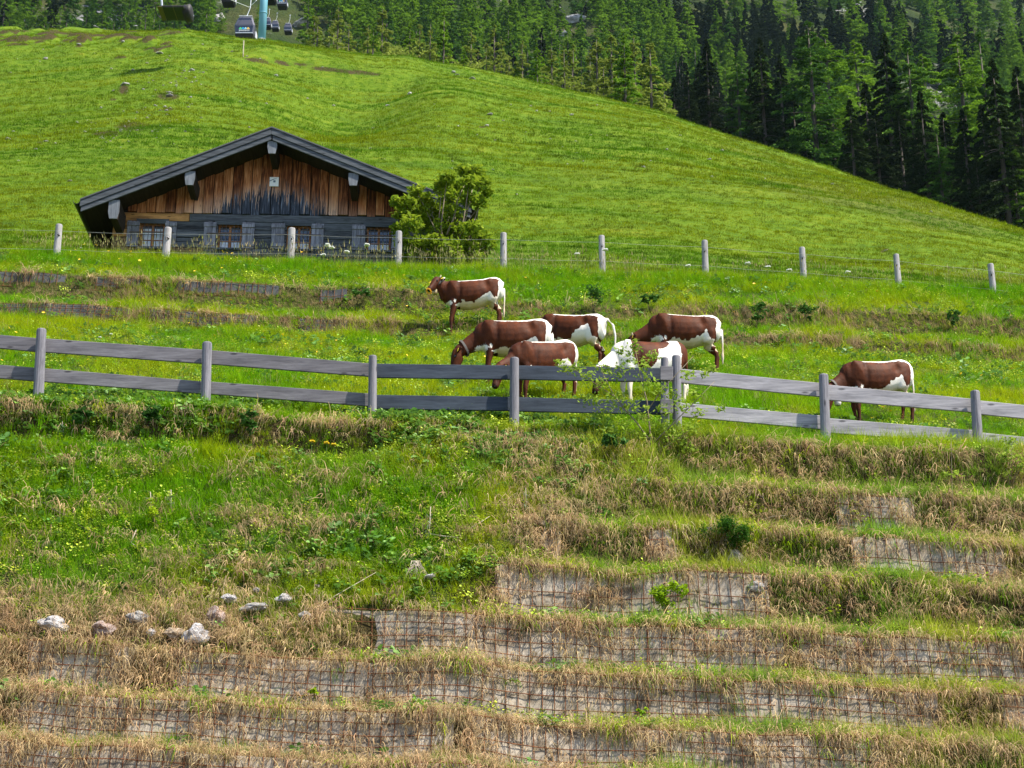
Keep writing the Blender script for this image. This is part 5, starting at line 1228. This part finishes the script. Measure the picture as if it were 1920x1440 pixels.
# ------------------------------------------------------------------ bushes, saplings, small plants
M_bush = leaf_material('bush_leaves', (.085, .175, .012), (.38, .45, .03), .4, .55); M_sap = leaf_material('sapling_leaves', (.13, .25, .03), (.38, .48, .06), .4, .55)
M_dkb = leaf_material('dark_bush_leaves', (.018, .065, .008), (.060, .160, .016), .35, .6); M_spg = leaf_material('spurge_leaves', (.16, .30, .010), (.40, .52, .020), .45, .55)
M_dock = leaf_material('dock_leaves', (.030, .095, .018), (.085, .19, .035), .25, .45); M_silver = leaf_material('silver_leaves', (.12, .18, .10), (.26, .33, .20), .3)
M_twig = wood('twig_bark', (.10, .075, .045), (.30, .25, .17), 'z', False, fine=3); M_dtw = wood('dark_dead_wood', (.035, .03, .025), (.12, .10, .085), 'z', False, fine=3)
def plant(name, label, cat, base, stems, clusters, leaf, mat, per, group=None, stemmat=None, flat=.75, aspect=.5, droop=-.15):
    """stems: point lists with radii; clusters: (centre, radius, count)"""
    t = empty(name, base); tag(t, label, cat, group); mb = MB(); B0 = Vector(base)
    for pts, r0, r1 in stems:
        m = len(pts); mb.tube([Vector(p) - B0 for p in pts], [r0 + (r1 - r0) * i / max(m - 1, 1) for i in range(m)], 6)
    if stems: mb.build('stems', stemmat or M_twig, t, True)
    Cs, Ss = [], []
    for c, r, k in clusters:
        k = int(k * per); d = unit(rng.normal(0, 1, (k, 3))) * (rng.random((k, 1)) ** .55) * r; d[:, 2] *= flat
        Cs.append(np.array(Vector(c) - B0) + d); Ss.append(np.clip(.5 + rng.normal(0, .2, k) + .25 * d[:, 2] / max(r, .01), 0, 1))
    C = np.concatenate(Cs); n = len(C); A = unit(rng.normal(0, 1, (n, 3)) * np.array([1, 1, .6]) + np.array([0, 0, droop])); Bv = unit(np.cross(A, rng.normal(0, .5, (n, 3)) + np.array([0, 0, 1.0])))
    s = leaf * rng.uniform(.6, 1.4, n); obj('foliage', leaf_mesh('foliage', C, A, Bv, s, s * aspect, np.concatenate(Ss), mat), t); return t
# the elder bush at the hut corner
DB = 40.9; hb = Vector((at(832, 480, DB).x, DB, gzf(at(832, 480, DB).x, DB)))
CL = [(838, 333, 15), (868, 320, 14), (893, 322, 15), (905, 345, 15), (880, 342, 16), (858, 352, 18), (828, 350, 15), (845, 372, 18), (783, 362, 16), (800, 378, 16), (762, 382, 15), (745, 378, 11), (752, 400, 14), (788, 398, 17), (820, 395, 18), (852, 398, 18), (880, 372, 15), (900, 380, 13), (915, 362, 9), (770, 420, 18), (746, 430, 12), (800, 425, 18), (832, 428, 18), (860, 432, 17), (888, 428, 16), (905, 447, 16), (758, 452, 16), (787, 458, 18), (815, 455, 18), (845, 462, 18), (875, 462, 18), (900, 468, 16), (918, 458, 10), (770, 478, 16), (812, 482, 18), (850, 484, 18), (890, 484, 16)]
cls = [(at(px, py, DB + rnd.uniform(-.7, .7)), r / 73 * 1.4, r) for px, py, r in CL]
stems = []
for i, (c, r, k) in enumerate(cls):
    if i % 2 == 0 or c.z > at(0, 380, DB).z:
        mid = hb.lerp(c, .5) + Vector((rnd.uniform(-.25, .25), rnd.uniform(-.2, .2), .15)); stems.append(([hb + Vector((rnd.uniform(-.3, .3), rnd.uniform(-.2, .2), -.2)), mid, c], .035, .008))
stems.append(([at(838, 440, DB - .3), at(852, 405, DB - .3), at(858, 375, DB - .2), at(872, 345, DB)], .03, .01))
plant('elder_bush', 'leafy yellow green bush in front of the right corner of the hut', 'bush', hb, stems, cls, .15, M_bush, 13, aspect=.48)
# the sapling in front of the fence
sb = hit(1222, 858); DS_ = sb.y
SP_ = lambda px, py, o=0.0: at(px, py, DS_ + o)
ST = [([SP_(1222, 862), SP_(1218, 800), SP_(1213, 752), SP_(1203, 715), SP_(1196, 680), SP_(1190, 650)], .016, .004), ([SP_(1219, 828), SP_(1196, 795), SP_(1170, 765), SP_(1150, 740), SP_(1128, 695)], .014, .004), ([SP_(1214, 770), SP_(1238, 735), SP_(1272, 698), SP_(1300, 668)], .010, .003), ([SP_(1224, 832), SP_(1268, 788), SP_(1308, 748), SP_(1340, 715)], .011, .003), ([SP_(1206, 725), SP_(1215, 690), SP_(1222, 660)], .007, .003), ([SP_(1150, 742), SP_(1110, 715), SP_(1065, 685)], .007, .003), ([SP_(1222, 850), SP_(1180, 838), SP_(1140, 815)], .007, .003), ([SP_(1222, 850), SP_(1260, 830), SP_(1295, 805)], .007, .003)]
CL = [(1190, 652, 11), (1178, 676, 15), (1203, 690, 17), (1222, 668, 11), (1216, 720, 16), (1242, 732, 13), (1158, 702, 14), (1130, 690, 12), (1122, 720, 14), (1150, 745, 16), (1176, 760, 16), (1130, 775, 13), (1205, 775, 14), (1245, 768, 13), (1265, 742, 11), (1290, 702, 10), (1280, 762, 13), (1302, 738, 10), (1320, 702, 8), (1060, 688, 11), (1082, 692, 11), (1098, 706, 11), (1170, 800, 15), (1140, 812, 15), (1242, 800, 16), (1266, 822, 16), (1200, 820, 16), (1160, 832, 15), (1292, 802, 13), (1230, 845, 16), (1255, 862, 14), (1190, 856, 14), (1100, 750, 12), (1350, 765, 8), (1336, 692, 7), (1164, 655, 8), (1045, 680, 7), (1120, 750, 9), (1310, 772, 11), (1192, 640, 6), (1100, 830, 13), (1290, 840, 12)]
plant('sapling', 'slender young tree with small pale leaves in front of the twin fence posts', 'sapling', sb, ST, [(SP_(px, py, rnd.uniform(-.15, .15)), r / 122 * 1.6, r) for px, py, r in CL], .068, M_sap, 4.6, aspect=.5)
def bushlet(px, py, rx, ry, n, leaf, mat, name, label, cat='plant', k=9, flat=.85, d0=19):
    b = hit(px, py + ry, d0); sc_ = b.y * (CP + (b.z - CZ) / b.y * SP) / FPX; c0 = Vector((b.x, b.y - .22, b.z + ry * sc_)); cl = []
    for i in range(k):
        a = rnd.uniform(0, 6.283); q = math.sqrt(rnd.random()) * .72; cl.append((c0 + Vector((math.cos(a) * q * rx * sc_, rnd.uniform(-.3, .3) * rx * sc_, math.sin(a) * q * ry * sc_)), .42 * min(rx, ry) * sc_ * 1.1, n / k))
    st = [([b + Vector((0, 0, -.03)), b.lerp(c, .5) + Vector((0, 0, .02)), c], .006, .002) for c, r, q in cl[:6]]
    return plant(name, label, cat, b, st, cl, leaf, mat, 1, None, None, flat)
bushlet(1355, 1015, 56, 36, 2600, .035, M_dkb, 'round_bush', 'round dark green bush hanging over the upper terrace at right', 'bush', 16)
bushlet(1250, 1122, 40, 28, 620, .060, M_spg, 'spurge_plant', 'bright yellow green plant growing from the rusty grid wall', 'plant', 12)
bushlet(1206, 1340, 15, 9, 90, .05, M_spg, 'spurge_plant', 'small bright green plant at the foot of the long wall', 'plant', 5)
bushlet(592, 1304, 14, 9, 80, .05, M_spg, 'spurge_plant', 'small bright green plant left on the second wall', 'plant', 5)
bushlet(782, 1322, 16, 8, 60, .04, M_spg, 'herb_plant', 'tiny yellow green herb on the tread at the middle of the lower walls', 'plant', 5)
bushlet(290, 955, 17, 30, 260, .045, M_spg, 'yellow_plant', 'upright yellowish plant in the left of the grassy bank', 'plant', 8)
bushlet(1895, 865, 30, 55, 420, .055, M_sap, 'bush', 'loose light green bush at the right edge below the fence', 'bush', 14)
bushlet(235, 1108, 14, 9, 80, .04, M_dkb, 'herb_plant', 'small dark herb above the flat grey boulder', 'plant', 5)
for px, py, rx, ry, l in ((1112, 562, 26, 22, 'dark leafed dock above the cow with the swinging tail'), (1218, 566, 18, 12, 'dark dock left of the highest grazing cow on the bank'), (1420, 592, 22, 20, 'dark dock on the bank right of the highest grazing cow'), (1512, 590, 20, 18, 'dark dock in the middle of the right bank'), (1785, 600, 18, 16, 'dark dock far right on the upper bank'), (680, 555, 24, 12, 'dark dock left of the standing cow'), (290, 790, 30, 18, 'leafy dark dock on the straw bank under the left fence'), (155, 790, 26, 18, 'dark herb clump on the straw bank at far left'), (470, 800, 26, 24, 'dark overhanging weeds between the straw patches'), (1150, 840, 30, 18, 'broad leaved coltsfoot left of the sapling foot')):
    bushlet(px, py, rx, ry, 150, .10, M_dock, 'dock_plant', l, 'plant', 8, .8)
SEED = conifer('seedling', 1.0, .42, M_spg, 26, 500, .15, .9, .12, .085, 171, .2)
for px, pyb, h, l in ((1607, 1000, .48, 'tiny bright spruce seedling on a terrace right of the round bush'), (1672, 822, .34, 'small spruce seedling against the lower rail at right'), (292, 1000, .3, 'tiny conifer seedling left in the grassy bank')):
    p = hit(px, pyb); t = empty('spruce_seedling', p); t.scale = (h, h, h); tag(t, l, 'seedling'); obj('stem', SEED[1], t); obj('needles', SEED[0], t)
p = hit(1788, 1010); D_ = p.y - .02; q_ = lambda a, b: at(a, b, D_)
plant('rowan_seedling', 'thin tall rowan shoot with sparse leaf tufts near the right edge', 'sapling', p, [([p, q_(1786, 940), q_(1784, 860), q_(1783, 815)], .007, .003)], [(q_(1783, 820), .10, 14), (q_(1796, 832), .10, 14), (q_(1772, 840), .07, 8), (q_(1795, 890), .10, 14), (q_(1776, 888), .07, 8), (q_(1800, 926), .10, 12), (q_(1790, 968), .08, 12), (q_(1788, 1000), .08, 10)], .085, M_sap, 1.0, aspect=.4)
for px, pyb, pyt, l in ((802, 1015, 950, 'dry pale split stalk with grey leaves in the middle of the bank'), (986, 965, 915, 'pale stalk with silvery leaves left of the straw terraces'), (282, 965, 922, 'silvery leaved stalk beside the yellowish plant'), (318, 968, 918, 'thin silvery stalk right of the yellowish plant'), (118, 820, 790, 'silvery thistle on the left bank'), (885, 800, 780, 'silvery thistle under the middle of the fence')):
    p = hit(px, pyb); D_ = p.y - .03; a = at(px + rnd.uniform(-6, 6), pyt, D_); plant('dry_stalk', l, 'stalk', p, [([p, p.lerp(a, .5) + Vector((.01, 0, 0)), a], .008, .004)], [(p.lerp(a, t_), .06, 9) for t_ in (.2, .45, .7)], .07, M_silver, 1, None, M_dead, aspect=.3)
for pts, r, mt, l in (([(82, 942), (100, 955), (130, 970)], .010, M_dtw, 'dark dead twig in the grass at the left'), ([(138, 978), (160, 992), (186, 1002)], .006, M_dtw, 'thin dark twig right below the dark one at left'), ([(256, 993), (250, 1006), (246, 1018)], .010, M_dead, 'short white dead stick in the left bank'), ([(246, 1018), (252, 1022), (258, 1026)], .005, M_dead, 'white splinter at the foot of the short white stick'), ([(560, 1160), (620, 1122), (705, 1073)], .007, M_dead, 'long straw coloured stem lying across the start of the wire walls'), ([(418, 1115), (420, 1098), (424, 1080)], .005, M_dead, 'thin upright stem above the white stone'), ([(882, 990), (900, 980), (918, 968)], .007, M_dead, 'pale twig lying in the grass in the middle'), ([(806, 1001), (830, 1005), (862, 1008)], .007, M_dead, 'pale twig lying flat below the split stalk'), ([(1128, 1000), (1180, 988), (1220, 978)], .005, M_dead, 'dry stem on the straw right of middle'), ([(556, 908), (566, 912), (578, 906)], .006, M_dead, 'small pale forked stick in the bank'), ([(1425, 975), (1450, 968), (1475, 966)], .005, M_dead, 'curved pale stem above the round bush'), ([(1018, 753), (1040, 747), (1065, 741)], .007, M_dead, 'pale branch behind the dark lower rail')):
    Dm = hit(*pts[1]).y; P_ = [at(a, b, min(hit(a, b).y, Dm + .2) - .12) for a, b in pts]; tag(MB().tube(P_, [r, r * .9, r * .5], 6).build('dead_twig', mt, None, True), l, 'twig', 'dead twigs on the bank')
for px, py, l in ((1375, 1070, 'fan of pale dead stems hanging under the round bush'), (780, 1082, 'fan of straw beside the white stone')):
    p = hit(px, py - 25) + Vector((0, -.10, 0)); mb = MB()
    for i in range(34): a = rnd.uniform(-.5, .75); L_ = rnd.uniform(.25, .50); mb.tube([p + Vector((rnd.uniform(-.06, .06), 0, 0)), p + Vector((math.sin(a) * L_ * .5, -.10, -L_ * .35)), p + Vector((math.sin(a) * L_, -.12, -L_ * .85))], [.004, .0035, .002], 4, cap=False)
    for v in range(len(mb.v)): mb.v[v] = tuple(Vector(mb.v[v]) - p)
    o = mb.build('dead_stems', M_dead); o.location = p; tag(o, l, 'dead stems', None, 'stuff')
# flowers
M_yel = plain('yellow_petal', (.85, .55, .01), .5); M_wp = plain('white_petal', (.75, .76, .68), .6); M_gst = plain('green_stem', (.08, .16, .03), .6)
def flower(px, py, r, mat, label, group, d0=19, dz=.25, name='flower', D=None):
    if D is None: p = hit(px, py + 18, d0); D = p.y - .05
    c = at(px, py, D); t = empty(name, (c.x, D, c.z - dz)); tag(t, label, 'flower', group)
    MB().tube([(0, 0, 0), (rnd.uniform(-.02, .02), 0, dz)], .004, 4).build('stem', M_gst, t); mb = MB()
    for i in range(12): a = i * 2.4; q = r * .8 * math.sqrt(i / 12); h_ = rnd.uniform(.0, .35) * r; s_ = r * .34; mb.box(q * math.cos(a) - s_, q * math.cos(a) + s_, q * math.sin(a) - s_, q * math.sin(a) + s_, dz + h_, dz + h_ + s_)
    mb.build('petals', mat, t)
for px, py, l in ((585, 829, 'yellow flower left of the pair on the bank'), (612, 832, 'yellow flower in the middle of the three on the bank'), (626, 835, 'yellow flower rightmost of the three on the bank')): flower(px, py, .045, M_yel, l, 'yellow flowers on the bank')
for px, py, l in ((187, 633, 'dandelion clock left of the pair by the left fence post'), (208, 627, 'dandelion clock upper right of the pair by the left fence post'), (1308, 757, 'dandelion clock between the right hand rails')): flower(px, py, .03, M_wp, l, 'dandelion clocks', 24.8)
for i, (px, py) in enumerate(((614, 461), (622, 466), (650, 474), (688, 461), (606, 480), (1082, 478), (1135, 470), (1402, 496), (1480, 508), (1590, 512), (1290, 500), (1905, 560), (1440, 502))): flower(px, py, .07, M_wp, 'white umbel flower on the grassy crest by the wire fence', 'white umbels on the crest', dz=.5, name='umbel_flower', D=37.75)
V, F = [], []
for k in range(5): a = k * 1.257; V += [(0, 0, .2), (.022 * math.cos(a - .5), .022 * math.sin(a - .5), .212), (.026 * math.cos(a), .026 * math.sin(a), .21), (.022 * math.cos(a + .5), .022 * math.sin(a + .5), .212)]; F.append((4 * k, 4 * k + 1, 4 * k + 2, 4 * k + 3))
kb = bpy.data.meshes.new('buttercup'); kb.from_pydata(V, [], F); kb.materials.append(M_yel); K_but = kinds('buttercup_kind', [bpy.data.objects.new('f0', kb)])
x = np.concatenate([rng.uniform(-10, 12, 420), rng.uniform(-11, -2, 60)]); y = np.concatenate([rng.uniform(25, 36.8, 420), rng.uniform(37.0, 38.2, 60)]); k = vn(x * .6, y * .6, 95) > .02; x, y = x[k], y[k]; n = len(x)
put('buttercups', K_but, 1, x, y, rots(n, .25, .5), rng.uniform(.8, 1.5, n), np.ones((n, 3)), .04)

# ------------------------------------------------------------------ the mountain air
m, nt = newmat('haze'); pv = nd(nt, 'VolumePrincipled', {'Color': (.55, .80, 1.0, 1), 'Density': .00003, 'Anisotropy': .0}); nt.links.new(pv.outputs[0], nd(nt, 'OutputMaterial').inputs['Volume'])
tag(MB().box(-660, 660, -65, 1060, -1.2, 1150).build('haze', m), kind='stuff')
